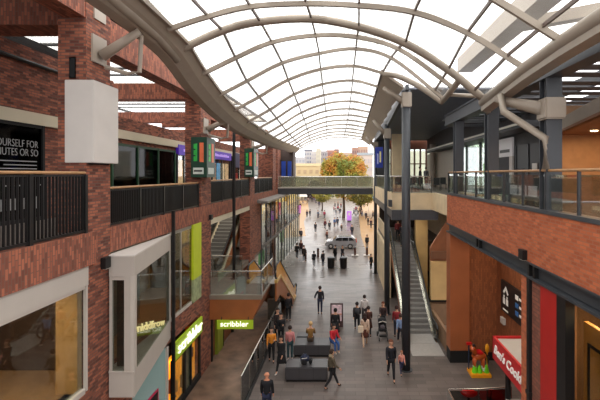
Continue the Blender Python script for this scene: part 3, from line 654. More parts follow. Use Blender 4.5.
# left gutter: broad box section with round front tube
L0 = [s[0] for s in allst]
def ribbon(pts, sec, name, m):
    b = MB(); rings = [[b.v((p[0]+q[0], p[1], p[2]+q[1])) for q in sec] for p in pts]
    k = len(sec)
    for A, B in zip(rings, rings[1:]):
        for i in range(k): b.bm.faces.new((A[i], A[(i+1) % k], B[(i+1) % k], B[i]))
    b.bm.faces.new(rings[0]); b.bm.faces.new(rings[-1][::-1]); return b.build(name, m, roof)
def dens(pts, n=3): return smooth(pts, n)
ribbon(dens(L0), [(-.42, -.36), (-.1, -.34), (.2, -.1), (.42, .22), (.3, .3), (-.1, .02), (-.42, -.22)], 'left_gutter', M['steel'])
MB().path([(-5.5, 3, 3.98), (-5.5, 9, 4.16), (-5.5, 11.7, 4.02), (-5.47, 13.0, 3.72)], .13, 10).build('edge_tube', M['steel'], roof, smooth=True)
# right edge tube and its soffit
R0 = [(4.72, 3, 3.0), (4.72, 8.7, 2.86), (4.7, 10.5, 2.74), (4.63, 13.4, 2.4)]
MB().path(R0, .17, 12).build('edge_tube', M['steel'], roof, smooth=True)
MB().path([(x+.1, y, z-.22) for x, y, z in R0], 0, flat=(.35, .16)).build('edge_soffit', M['steel'], roof)
# right edge of the far part: sloping soffit panel and dark edge line
m = MB(); fe = [s[-1] for s in allst[6:]]
for p, q in zip(fe, fe[1:]):
    m.hexa([(p[0], p[1], p[2]-.1), (p[0]+.95, p[1], p[2]-.75), (q[0]+.85, q[1], q[2]-.7), (q[0], q[1], q[2]-.1), (p[0], p[1], p[2]+.02), (p[0]+.95, p[1], p[2]-.6), (q[0]+.85, q[1], q[2]-.55), (q[0], q[1], q[2]+.02)])
m.build('edge_soffit', M['steel'], roof)
MB().path([(p[0]-.05, p[1], p[2]+.03) for p in fe], 0, flat=(.07, .14)).build('edge_trim', M['purl'], roof)
# brackets from the left pillars
def bracket_left(y, zw, ze):
    r = roof
    bx(LX-.03, LX+.05, y-.3, y+.3, zw-.36, zw+.36).build('wall_plate', M['steel'], r)
    m = MB(); m.path([(LX+.1, y, zw-.15), (-5.55, y+.1, ze-.25)], [.15, .1], 8); m.build('bracket_arm', M['steel'], r, smooth=True)
    m = MB(); m.path([(LX+.1, y+.15, zw-.4), (-5.95, y+.25, zw-.55), (-5.65, y+.3, zw-.5), (-5.6, y+.3, ze-.3)], .06, 8); m.build('bracket_rod', M['steel'], r)
bracket_left(10.7, 3.3, 4.1); bracket_left(18.9, 2.25, 2.85); bracket_left(28.5, 2.0, 2.45)
bx(LX-.02, LX+.03, 10.5, 11.0, 4.1, 4.5).build('wall_plate', M['steel'], roof)

# ================================================================ STREET COLUMNS carrying the roof (right)
def street_column(x, y, lab, zt, r=.2, box=(3.2, 3.9), arm=None):
    t = thing('roof_column', lab, 'column', (x, y, GR), group='round street columns under the glass roof')
    MB().path([(x, y, GR), (x, y, zt)], r, 16).build('shaft', M['dsteel2'], t, smooth=True)
    MB().lathe((x, y, GR), [(r+.1, 0), (r+.1, .03)], 16).build('base_plate', M['dsteel2'], t)
    if box: bx(x-.22, x+.24, y-.24, y+.2, box[0], box[1]).build('bracket_box', M['steel'], t, bev=.03)
    if arm: 
        MB().path([(x-.15, y, arm[0]), (arm[1], y+.3, arm[2])], [.17, .09], 8).build('bracket_arm', M['steel'], t, smooth=True)
    return t
street_column(2.9, 19.0, 'nearest round dark grey column standing in the street beside the escalator', 3.95, .205, (3.15, 3.85), (3.45, 1.85, 4.15))
street_column(2.79, 26.6, 'second round dark grey column, standing in the street behind the nearest one', 3.3, .18, (2.35, 3.0), (2.7, 1.9, 3.6))
street_column(2.85, 37.4, 'third, slimmest roof column by the right end of the footbridge', 3.2, .15, (2.4, 3.0), (2.7, 2.0, 3.5))
t = thing('steel_beam', 'pale steel beam linking the heads of the street columns', 'beam', (2.9, 28, 3.3)); MB().path([(2.9, 18.6, 4.05), (2.85, 26.6, 3.25), (2.85, 38, 3.2)], 0, flat=(.16, .25)).build('beam', M['dsteel2'], t)
t = thing('banner', 'vertical blue banner with pale yellow print on the second street column', 'banner', (2.3, 26.7, .4))
bx(2.02, 2.52, 26.650, 26.700, .42, 1.8).build('cloth', mat('royal blue cloth', (26, 50, 150), .6, 0, .08), t)
bx(2.30, 2.40, 26.635, 26.650, .78, 1.5).build('yellow_print', mat('pale yellow print', (226, 216, 150), .6, 0, .2, 9), t); bx(2.14, 2.23, 26.635, 26.650, .66, 1.36).build('lilac_print', mat('lilac print', (170, 176, 226), .6, 0, .2, 9), t)
MB().path([(2.0, 26.68, 1.85), (2.75, 26.68, 1.85)], .02, 6).build('arm', M['black'], t)

# ================================================================ RIGHT BUILDING (face at x=5.2)
RX = 5.2; RD = -1.04
S('wall_right', bx(RX, RX+.3, 3, 20.4, -2.5, RD), M['brickR'])
S('wall_right', bx(RX+.3, RX+.3, 3, 20.4, -2.5, RD) if False else bx(RX+.02, RX+2.4, 20.1, 20.4, -2.5, RD), M['brickR'])
S('floor', bx(RX+.3, 13, 2, 40, RD-.35, RD-.05), mat('deck paving', (120, 112, 106), .4))
t = thing('steel_beam', 'long grey I-beam under the orange brick band on the right', 'beam', (RX+.1, 12, -2.9))
bx(RX-.04, RX+.3, 3, 20.35, -2.53, -2.48).build('top_flange', M['dsteel2'], t); bx(RX+.1, RX+.2, 3, 20.35, -2.85, -2.5).build('web', M['dsteel2'], t); bx(RX-.06, RX+.3, 3, 20.35, -2.93, -2.87).build('bottom_flange', M['dsteel2'], t)
for y in (11.3, 15.8, 8.0): 
    bx(RX-.02, RX+.12, y-.05, y+.05, -2.87, -2.53).build('stiffener', M['black'], t); bx(RX-.02, RX+.12, y-.35, y-.25, -2.87, -2.53).build('stiffener', M['black'], t)
t = thing('wall_lamp', 'black cube wall lamp on the orange brick band at the right', 'lamp', (RX-.1, 11.55, -2.45), group='black wall lamps'); bx(RX-.14, RX, 11.4, 11.7, -2.46, -2.18).build('housing', M['black'], t, bev=.01); bx(RX-.12, RX-.02, 11.44, 11.66, -2.48, -2.46).build('lens', mat('lamp lens', (200, 200, 190)), t)
# deck balustrade
t = thing('glass_balustrade', 'glass balustrade with wood handrail along the right upper deck', 'glass rail', (RX+.1, 12, RD))
MB().path([(RX+.08, 3, .09), (RX+.08, 20.3, .09)], .035).build('handrail', M['wood'], t)
bx(RX-.03, RX+.25, 3, 20.35, RD, RD+.1).build('base_channel', M['dsteel'], t)
yy = [6.2+1.42*k for k in range(11)]
for a in yy: bx(RX+.05, RX+.13, a-.02, a+.02, RD+.1, .06).build('post', mat('near black steel', (38, 39, 42), .5, 0, 0), t)
for a, b in zip([3]+yy, yy+[20.3]): bx(RX+.075, RX+.085, a+.06, b-.06, RD+.14, -.02).build('glass_panel', M['gl'], t)
# deck columns
dcol = [(10.55, 'nearest square dark grey column on the right upper deck'), (14.8, 'middle dark grey column on the right upper deck'), (19.1, 'farthest dark grey column on the right upper deck, at the deck corner')]
for i, (y, lab) in enumerate(dcol):
    t = thing('deck_column', lab, 'column', (5.5, y, RD), group='grey columns of the right deck')
    m = MB(); x = 5.42; m.box(x-.05, x+.05, y-.17, y+.17, RD, 2.5); m.box(x-.2, x+.2, y-.2, y-.16, RD, 2.5); m.box(x-.2, x+.2, y+.16, y+.2, RD, 2.5); m.build('shaft', M['dsteel2'], t)
    MB().path([(x, y-.02, RD), (x, y-.02, 2.5)], .16, 12).build('core', M['dsteel2'], t)
    if i == 0:
        bx(x-.28, x+.27, y-.3, y+.22, 1.42, 1.98).build('bracket_box', M['steel'], t, bev=.04)
        MB().path([(x-.2, y, 1.72), (4.75, y+1.3, 2.15), (4.62, y+1.7, 2.3)], [.19, .13, .1], 8).build('bracket_arm', M['steel'], t, smooth=True)
        MB().path([(4.56, 11.7, 2.3), (4.52, 11.4, 1.78), (5.22, 10.4, .92), (5.22, 10.4, .12)], .1, 10).build('rain_pipe', M['steel'], t, smooth=True)
    if i == 1: MB().path([(x-.1, y, 2.3), (4.6, 13.5, 2.45)], [.13, .1], 8).build('bracket_arm', M['steel'], t, smooth=True)
t = thing('steel_beam', 'dark grey beam over the heads of the right deck columns', 'beam', (5.45, 14, 2.6))
bx(5.25, 5.3, 3, 21, 2.55, 3.0).build('web', M['dsteel2'], t); bx(5.2, 5.65, 3, 21, 2.5, 2.56).build('bottom_flange', M['dsteel2'], t); bx(5.2, 5.65, 3, 21, 3.0, 3.05).build('top_flange', M['dsteel2'], t)
# louvred roof over the deck with open slots
t = thing('louvre_roof', 'dark slatted roof with bright gaps over the right upper deck', 'roof', (9, 14, 2.9))
k = 0; y = 8.0
while y < 23:
    bx(5.7, 13, y, y+.5, 2.66, 2.68).build('slat', M['louv'], t); y += .75 if k % 3 else 1.0; k += 1
for x in (7.6, 9.6, 11.6): bx(x, x+.15, 7, 23, 2.72, 3.1).build('beam', M['dsteel'], t)
# gantry over the roof
t = thing('gantry_beam', 'big grey steel box beam running above the glass roof at upper right', 'beam', (6, 15, 5.2))
bx(5.75, 6.5, 8, 20.5, 5.2, 5.9).build('beam', M['steel'], t)
MB().path([(6.1, 15, 5.5), (12.4, 11, 5.5)], 0, flat=(.4, .4)).build('cross_arm', M['steel'], t); bx(12.2, 12.6, 10.8, 11.2, 2.7, 5.7).build('post', M['dsteel2'], t)
# upper deck shops
fac = mat('dark grey facade panel', (52, 50, 54), .6, 0, .08)
S('wall_right', bx(8, 8.3, 15.6, 20.9, RD, 2.0), fac)
S('wall_right', bx(8, 8.3, 15.6, 39, 2.0, 3.6), fac)
S('wall_right', bx(8, 13, 15.3, 15.6, RD, 2.62), mat('warm cream return', (150, 116, 84), .7))
S('ceiling', MB().prism([(8.0, 15.3), (6.4, 10), (5.9, 8), (13, 8), (13, 15.3)], 2, 1.5, 1.58), mat('brown soffit', (128, 84, 52), .6))
S('trim_11', MB().hexa([(8, 15.3, 1.5), (5.9, 8, 1.5), (5.96, 8, 1.5), (8.06, 15.3, 1.5), (8, 15.3, 2.0), (5.9, 8, 2.0), (5.96, 8, 2.0), (8.06, 15.3, 2.0)]), M['steel'])
S('wall_right', bx(10.5, 10.8, 6, 15.4, RD, 1.5), mat('orange lit wall', (186, 98, 44), .6, 0, .12, .8))
for y in (12, 13.5, 15): S('trim_%d' % (12+int(y-12)), bx(10.4, 10.5, y-.12, y+.12, RD, 1.5), mat('brown timber jamb', (96, 60, 36), .6))
for x, y in ((8.6, 13.8), (9.6, 12.4), (9.6, 14.6)):
    t = thing('downlight', 'round warm downlight in the brown soffit on the right deck', 'downlight', (x, y, 1.49), group='deck downlights'); MB().lathe((x, y, 1.47), [(.1, 0), (.12, .03)], 12).build('lens', M['lampon'], t)
area('deck_soffit_light', (8.8, 12.5, 1.42), (0, 0, 0), 3, 4, 160, (1, .62, .3))
t = thing('wall_light', 'small square uplight glowing on the orange wall', 'lamp', (10.45, 14.7, .5)); bx(10.38, 10.5, 13.6, 14.0, .55, .8).build('housing', mat('glowing square', (255, 190, 110), .5, 0, 0, emit=1.5), t)
# doorway and notices in the grey facade
t = thing('notice_board', 'white poster board beside the dark door on the right deck', 'sign', (7.95, 20.7, .9)); bx(7.9, 7.99, 18.9, 20.7, .85, 1.75).build('board', mat('white board', (226, 224, 226), .5, 0, 0, emit=.1), t); bx(7.89, 7.9, 19.2, 20.4, 1.05, 1.2).build('print', M['dsteel'], t)
bx(7.9, 7.99, 18.9, 19.25, -1, .85).build('post', M['white'], t)
t = thing('glass_door', 'dark glazed double door in the grey facade on the right deck', 'door', (7.95, 17, RD)); bx(7.96, 8.02, 16, 18.6, RD, 1.3).build('leaf', M['black'], t)
f = MB(); [f.box(7.92, 7.98, y, y+.06, RD, 1.3) for y in (16, 17.3, 18.55)]; f.build('frame', M['dsteel2'], t); bx(7.9, 7.93, 16.5, 16.9, .1, .45).build('sticker', M['white'], t); MB().path([(7.88, 17.5, -.5), (7.88, 17.5, .3)], .02, 6).build('handle', M['steelb'], t)
t = thing('noticeboard', 'row of white notices behind the glass rail on the right deck', 'sign', (6.2, 12.5, -.7), group='white notices'); 
for k in range(3): bx(6.2, 6.24, 13.0+k*.75, 13.55+k*.75, -.75, -.4).build('sheet', mat('white board', (226, 224, 226)), t)
bx(6.24, 6.28, 12.9, 15.3, RD-.05, -.35).build('panel', M['dsteel'], t)
t = thing('shop_window', 'glazed shop window glowing green on the right deck', 'shop window', (8, 25, RD))
bx(8, 8.02, 21, 29, RD, 1.95).build('pane', M['gl'], t)
f = MB(); [f.box(7.95, 8.08, y, y+.1, RD, 2.0) for y in (20.9, 23.6, 26.3, 29)]; f.build('frame', M['dsteel'], t)
S('wall_right', bx(11, 11.2, 20.8, 30, RD, 2.6), mat('pale green interior', (166, 190, 160), .7, 0, .2, .6))
S('ceiling', bx(8.3, 11, 20.9, 30, 2.0, 2.1), M['white'])
bx(9.5, 9.52, 23.5, 27.5, -.2, .7).build('green_panel', mat('green lit panel', (120, 220, 90), .5, 0, .3, 1, emit=.6), t)
for k in range(4): 
    m_ = MB(); m_.box(9.2, 9.4, 22.5+k*1.5, 23.4+k*1.5, 1.2, 1.32); m_.build('tube_light', mat('cool tube light', (240, 255, 240), .5, 0, 0, emit=4), t)
area('deck_shop_light', (9.6, 25, 1.9), (0, 0, 0), 2, 6, 260, (.85, 1, .8))
# low canopy in front of the deck shops
t = thing('shop_canopy', 'dark flat canopy with a thin light line over the right deck shopfronts', 'canopy', (7.4, 24, 1.9))
bx(7.0, 8.2, 15.6, 34, 1.86, 2.1).build('slab', M['dsteel'], t); bx(6.95, 7.0, 15.6, 34, 1.98, 2.06).build('light_line', mat('light line', (200, 196, 184), .5, 0, 0, emit=.1), t); bx(6.96, 7.02, 15.6, 34, 1.84, 1.96).build('front_edge', M['black'], t)
# big louvred soffit above the restaurant terrace
t = thing('louvre_soffit', 'broad dark grey ribbed soffit above the restaurant terrace', 'roof', (5, 30, 3.4))
m = MB(); n_ = 26
for k in range(n_):
    y0 = 20.5+k*.72; z_ = 4.35-k*.037; m.hexa([(2.9, y0, z_), (9, y0, z_), (9, y0+.7, z_-.14), (2.9, y0+.7, z_-.14), (3.0, y0, z_+.1), (9, y0, z_+.1), (9, y0+.7, z_), (3.0, y0+.7, z_)])
m.build('ribs', mat('blue grey rib', (116, 120, 130), .6, 0, .05), t); MB().path([(2.94, 20.4, 4.22), (2.94, 39, 3.4)], 0, flat=(.12, .6)).build('edge_beam', M['dsteel2'], t)
for y in (20.6, 22.4): bx(5.6, 9, y, y+.5, 3.0, 3.1).build('slat', M['louv'], t)

# restaurant terrace and facade
LZ = -1.14
t = thing('upper_terrace', 'pale stone terrace over the escalator, joining the footbridge to the right deck', 'terrace', (5, 30, LZ))
bx(2.8, RX+.0, 24, 24.3, -2.14, LZ).build('front_parapet', M['stonec'], t); bx(2.8, 3.05, 24.3, 39.4, -2.14, LZ).build('side_parapet', M['stonec'], t)
bx(3.0, 9, 24.2, 39, -1.6, LZ-.04).build('slab', mat('deck paving', (120, 112, 106)), t)
bx(RX, RX+.3, 20.4, 24.3, -2.14, LZ).build('return_parapet', M['stonec'], t)
t = thing('steel_beam', 'thick dark steel beam under the pale stone terrace', 'beam', (4, 23.8, -2.7)); bx(2.75, RX+.3, 23.6, 24.1, -2.72, -2.14).build('beam', M['dsteel'], t); bx(2.75, 3.0, 24.1, 39, -2.6, -2.14).build('side_beam', M['dsteel'], t)
bx(2.6, 2.8, 23.7, 24.3, -1.95, -1.55).build('stub', M['dsteel'], t)
glass_rail('glass_balustrade', 'glass balustrade round the restaurant terrace above the right escalator', [(2.85, 39, LZ), (2.85, 24.1, LZ), (RX, 24.1, LZ)], 1.0, postm='dsteel2')
S('wall_back', bx(3.0, 3.9, 39, 39.3, LZ, 3.5), M['dsteel'])
t = thing('restaurant_facade', 'restaurant front with brown timber fins and bright windows beyond the terrace', 'facade', (6, 39.5, LZ))
brn = mat('red brown timber', (100, 56, 36), .5, 0, .15)
bx(3.2, 10, 39.6, 39.8, 2.45, 3.6).build('timber_head', brn, t)
for k in range(11): bx(3.9+k*.58, 4.02+k*.58, 39.3, 39.7, LZ, 2.5).build('fin', brn, t)
bx(3.9, 10, 39.4, 39.5, .95, 1.05).build('transom', brn, t)
bx(3.9, 10, 39.72, 39.74, LZ, 2.45).build('glazing', M['glr'], t)
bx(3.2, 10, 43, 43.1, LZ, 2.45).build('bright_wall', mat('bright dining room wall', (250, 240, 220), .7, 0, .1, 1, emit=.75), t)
bx(5.2, 6.4, 39.2, 39.28, 1.0, 1.28).build('green_sign', mat('green exit sign', (20, 120, 70), .5, 0, .1, emit=.2), t)
t = thing('stone_pier', 'pale stone pier hanging between the street columns at the restaurant', 'pier', (4.2, 33, .2)); bx(3.9, 5.0, 33, 33.4, LZ, 3.3).build('shaft', M['stonec'], t)
t = thing('stone_pier', 'pale grey round pier at the corner of the restaurant front', 'pier', (7.6, 35, LZ)); MB().path([(7.7, 35, LZ), (7.7, 35, 2.6)], .28, 14).build('shaft', M['steel'], t)
# terrace furniture
for k, (x, y) in enumerate(((3.6, 27), (4.4, 26), (5.2, 27.5), (6.0, 26), (6.9, 28), (4.2, 31), (5.6, 32))):
    t = thing('bistro_chair', ['dark bistro chair in the front row of the terrace, farthest left', 'dark bistro chair right at the front glass behind the nearest street column', 'dark bistro chair in the front middle of the terrace', 'dark bistro chair right at the front glass by the deck corner', 'dark bistro chair nearest the right deck shop window', 'dark bistro chair in the back row beside the stone pier', 'dark bistro chair in the back row right of the stone pier'][k], 'chair', (x, y, LZ), group='dark bistro chairs on the terrace')
    m = bx(x-.2, x+.2, y-.2, y+.2, LZ+.42, LZ+.46); m.build('seat', M['black'], t); bx(x-.2, x+.2, y+.16, y+.2, LZ+.46, LZ+.9).build('backrest', M['black'], t)
    for sx in (-.18, .18):
        for sy in (-.18, .18): MB().path([(x+sx, y+sy, LZ), (x+sx, y+sy, LZ+.43)], .015, 5).build('leg', M['black'], t)
    if k % 2 == 0:
        t = thing('bistro_table', ['small round bistro table in the front row of the terrace, farthest left', '', 'small round bistro table in the front middle of the terrace', '', 'small round bistro table nearest the deck shop window', '', 'small round bistro table in the back row by the stone pier'][k], 'table', (x+.6, y, LZ), group='bistro tables on the terrace')
        MB().lathe((x+.62, y, LZ), [(.22, 0), (.03, .03), (.03, .7), (.34, .71), (.34, .74)], 14).build('pedestal', M['dsteel'], t)

# ---------------- beneath the right deck
S('wall_right', bx(5.2, 6.15, 19.75, 20.5, GR+.3, -2.9), M['terra'])
S('wall_right', bx(6.1, 8, 20.0, 20.5, GR+.3, -2.5), M['brickR2'])
S('baseboard_right', bx(5.18, 6.17, 19.7, 20.4, GR, GR+.3) if False else bx(5.18, 6.17, 19.7, 20.4, GR, -8.72), M['blackm'])
S('baseboard_right', bx(6.1, 7.65, 19.95, 20.4, GR, -8.9), M['blackm'])
S('wall_right', bx(7.6, 7.9, 5, 20.4, GR, -2.5), M['brickR2'])
S('ceiling', bx(5.5, 7.9, 5, 20.3, -2.9, -2.8), mat('brown ceiling', (120, 80, 54), .7))
t = thing('info_sign', 'black board with white arrow and restroom symbols on the brown wall', 'sign', (7.55, 18.2, -6.5))
bx(7.5, 7.58, 16.6, 19.25, -6.5, -5.05).build('board', mat('charcoal sign board', (34, 33, 34), .5, 0, .03), t)
w_ = M['letterw']
def sgn(y0, y1, z0, z1, mm, nm='symbol'): bx(7.485, 7.5, y0, y1, z0, z1).build(nm, mm, t)
m = MB(); m.prism([(18.95, -5.55), (18.65, -5.25), (18.35, -5.55), (18.45, -5.62), (18.65, -5.42), (18.85, -5.62)], 0, 7.485, 7.5); m.build('arrow', w_, t)
for yy_ in (18.85, 18.5): m = MB(); m.box(7.485, 7.5, yy_-.11, yy_+.11, -6.1, -5.82); m.box(7.485, 7.5, yy_-.05, yy_+.05, -5.8, -5.7); m.build('figure', w_, t)
for k in range(3): sgn(17.3, 17.6, -5.5-.35*k, -5.3-.35*k, w_ if k == 0 else mat('sign blue', (60, 120, 190), .5, 0, 0)); sgn(16.75, 17.2, -5.45-.35*k, -5.35-.35*k, w_, 'print')
sgn(18.4, 18.95, -6.4, -6.33, w_, 'print')
t = thing('call_point', 'small white box on the brown wall below the restroom sign', 'box', (7.5, 19, -7.0)); bx(7.48, 7.6, 18.9, 19.3, -7.15, -6.85).build('casing', M['white'], t, bev=.01)
# front piers, pipe, red panel and shop
t = thing('brick_pier', 'narrow orange brick pier beside the black pipe on the right', 'pillar', (RX+.1, 11.5, GR)); bx(RX, RX+.5, 11.35, 11.8, GR, -2.93).build('shaft', M['brickR'], t)
t = thing('drain_pipe', 'square black pipe running down the right brick pier', 'pipe', (RX-.05, 11.2, GR)); bx(RX-.06, RX+.1, 11.18, 11.33, GR, -2.93).build('pipe', M['black'], t); bx(RX-.08, RX+.1, 11.15, 11.36, -6.2, -6.1).build('bracket', M['black'], t)
t = thing('brick_pier', 'brown stacked brick pier between the black pipe and the red panel', 'pillar', (RX+.1, 10.9, GR)); bx(RX+.02, RX+.5, 10.66, 11.17, GR, -2.93).build('shaft', brick('thin brown brick', (140, 84, 66), (126, 76, 60), (100, 66, 54), bh=.11, ms=.012, dark=.9), t)
t = thing('wall_panel', 'tall plain red panel at the edge of the right shop', 'panel', (RX, 10.2, GR)); bx(RX, RX+.4, 9.83, 10.65, GR, -2.93).build('panel', M['red'], t)
t = thing('shopfront', 'timber framed shop interior at the right edge under the brick band', 'shopfront', (RX, 8, GR))
bx(RX-.02, RX+.2, 9.4, 9.8, GR, -2.93).build('frame_post', M['black'], t)
bx(RX+.25, RX+.27, 4, 9.4, GR, -2.93).build('pane', glass('side shop glass', (225, 225, 220), .01, .03, fk=.12), t)
bx(7.0, 7.1, 4, 11, GR, -3.2).build('back_wall', mat('brown shop wall', (112, 78, 44), .7, 0, .1, 1), t)
ot = mat('orange timber', (206, 140, 64), .5, 0, .1)
bx(5.55, 5.65, 5, 9.3, GR, -3.42).build('timber_panel', ot, t); bx(5.53, 5.55, 9.06, 9.13, GR, -3.85).build('panel_line', M['black'], t); bx(5.53, 5.55, 6, 9.06, -3.92, -3.85).build('panel_line', M['black'], t)
bx(5.5, 7.55, 10.45, 10.6, GR, -2.95).build('side_wall', mat('dark brown shop wall', (96, 66, 38), .7, 0, .15, 1), t)
S('floor', bx(RX+.3, 7.6, 4, 10.6, GR, GR+.02), mat('shop timber floor', (150, 112, 74)))
area('right_shop_light', (6.2, 7.5, -3.1), (0, 0, 0), 1, 4, 220, (1, .8, .5))
area('passage_light', (6.8, 15.5, -3.0), (0, 0, 0), 1, 7, 90, (1, .85, .65))

# wall beside the right escalator
S('wall_right', bx(5.15, 6.0, 29.0, 29.6, GR, -2.7), M['tan'])
S('wall_right', bx(5.3, 5.45, 20.5, 29.0, GR, -8.3), mat('brown plinth', (130, 100, 74), .7))
S('wall_right', bx(5.3, 8, 24.6, 25, GR, -8.0), mat('brown plinth', (150, 116, 84), .7))
S('wall_right', bx(5.3, 8, 24.6, 25, -7.75, -5.4), M['tan'])
S('wall_right', bx(5.3, 8, 25.0, 25.2, -8.0, -7.75), M['blackm'])
S('wall_right', MB().prism([(5.3, -5.4), (8, -5.4), (8, -2.5), (6.6, -2.5), (5.3, -4.6)], 1, 24.9, 25.1), mat('brown soffit face', (130, 78, 46), .7))
S('wall_right', bx(5.3, 8, 24.55, 24.7, -5.2, -4.75), mat('brown ledge', (110, 70, 44), .7))
S('floor', bx(3.3, 8, 31.5, 40, -5.6, -5.3), mat('gallery mid paving', (110, 100, 92)))
S('wall_right', bx(3.3, 3.45, 31.5, 40, -5.3, -4.3), M['stonec'])
S('wall_right', bx(3.1, 3.45, 30, 40, GR, -5.6), M['stonec'])
S('wall_back', bx(3.45, 8, 40, 40.2, GR, -1.2), mat('dark interior', (60, 48, 40), .8))
S('wall_right', bx(8, 8.3, 25, 95, GR, RD-.1), M['stonec']); S('wall_right', bx(8, 8.3, 29.1, 39, RD-.1, 1.9), M['steel'])
area('escalator_soffit_light', (4.3, 26.5, -2.85), (0, 0, 0), 1, 4, 90, (1, .93, .82))  # added fill with no fitting, lifts the steps shaded by the terrace
area('escalator_niche_light', (6.2, 22.5, -2.6), (0, 0, 0), 1, 3, 25, (1, .75, .45))
# ================================================================ THINGS ON THE STREET
def bench(x0, x1, y0, y1, h, lab, back=None):
    t = thing('bench', lab, 'bench', ((x0+x1)/2, (y0+y1)/2, GR), group='dark grey block benches')
    bx(x0, x1, y0, y1, GR+.1, GR+h).build('block', M['seat'], t, bev=.03)
    bx(x0+.05, x1-.05, y0+.05, y1-.05, GR, GR+.1).build('plinth', M['blackm'], t)
    n = 3
    for k in range(1, n): bx(x0+(x1-x0)*k/n-.006, x0+(x1-x0)*k/n+.006, y0-.004, y1+.004, GR+.12, GR+h+.004).build('seam', M['black'], t)
    if back: bx(*back).build('back_block', M['seat'], t, bev=.03)
    return t
bench(-2.68, -.78, 17.85, 18.75, .66, 'nearer dark grey block bench with a backpack lying on it')
bench(-2.62, -.74, 20.3, 21.3, .6, 'farther dark grey block bench with two people sitting on it', (-2.6, -1.95, 21.35, 22.0, GR, GR+.62))
t = thing('backpack', 'black and navy backpack lying on the nearer grey bench', 'backpack', (-1.82, 18.3, GR+.66))
nav = mat('navy cloth', (34, 42, 66), .8, 0, .1, 6); blkc = mat('black cloth', (24, 24, 28), .85, 0, .1, 6)
bx(-2.03, -1.65, 18.12, 18.5, GR+.66, GR+1.05).build('bag_body', nav, t, bev=.1, seg=3, smooth=True); bx(-1.98, -1.72, 18.05, 18.14, GR+.68, GR+.88).build('front_pocket', blkc, t, bev=.03)
bx(-1.64, -1.5, 18.1, 18.4, GR+.66, GR+.9).build('side_pouch', blkc, t, bev=.05); MB().path([(-1.9, 18.3, GR+1.03), (-1.84, 18.3, GR+1.12), (-1.76, 18.3, GR+1.03)], .014, 6).build('handle', blkc, t)
MB().path([(-1.96, 18.08, GR+.95), (-1.72, 18.08, GR+.98)], .012, 6).build('light_strap', M['white'], t)

# A-board
t = thing('picture_board', 'standing dark framed board with pink and white pictures in mid street', 'sign', (-.5, 24.6, GR))
sl = .12
def slab(x0, x1, z0, z1, yo, th, s): 
    f = lambda z: 24.6+s*(.32-(z)*.22)
    return MB().hexa([(x0, f(z0)+yo, GR+z0), (x1, f(z0)+yo, GR+z0), (x1, f(z0)+yo+th, GR+z0), (x0, f(z0)+yo+th, GR+z0), (x0, f(z1)+yo, GR+z1), (x1, f(z1)+yo, GR+z1), (x1, f(z1)+yo+th, GR+z1), (x0, f(z1)+yo+th, GR+z1)])
for s in (-1, 1): slab(-.9, -.12, .0, 1.35, 0, .04, s).build('board', mat('dark red brown frame', (58, 28, 28), .5, 0, .1), t)
slab(-.82, -.2, .35, 1.27, -.012, .01, -1).build('picture', mat('pink white pictures', (206, 180, 186), .5, 0, .35, 6), t)
slab(-.82, -.2, .7, .78, -.02, .01, -1).build('picture_band', mat('salmon print', (200, 140, 120), .5, 0, .2, 6), t)

# litter bins, bollards, car, purple sign
def lit_bin(px, py, lab):
    x, y = G(px, py); t = thing('litter_bin', lab, 'bin', (x, y, GR), group='round dark litter bins before the car')
    MB().lathe((x, y, GR), [(.3, 0), (.34, .1), (.36, 1.0), (.3, 1.08)], 16).build('body', M['black'], t, smooth=False)
    MB().lathe((x, y, GR), [(.37, 1.0), (.38, 1.06), (.2, 1.12)], 16).build('lid', M['dsteel'], t)
lit_bin(331, 268, 'left one of the two dark litter bins before the silver car'); lit_bin(343.5, 268, 'right one of the two dark litter bins before the silver car')
bolm = mat('bollard brown', (92, 60, 52), .5, 0, 0)
for px, py, lab in ((355, 256, 'left dark bollard on a pale block at the rear of the car'), (367, 256, 'right dark bollard on a pale block at the rear of the car'), (305.5, 259, 'dark bollard by the group at the left shopfronts'), (318, 257, 'dark bollard between the left shopfronts and the silver car')):
    x, y = G(px, py); t = thing('bollard', lab, 'bollard', (x, y, GR), group='street bollards')
    MB().path([(x, y, GR), (x, y, GR+.95)], .13, 12).build('post', bolm, t)
    if px > 350: bx(x-.4, x+.4, y-.3, y+.3, GR, GR+.12).build('block', M['white'], t)
    MB().lathe((x, y, GR+.93), [(.15, 0), (.1, .08)], 12).build('cap', M['dsteel'], t)

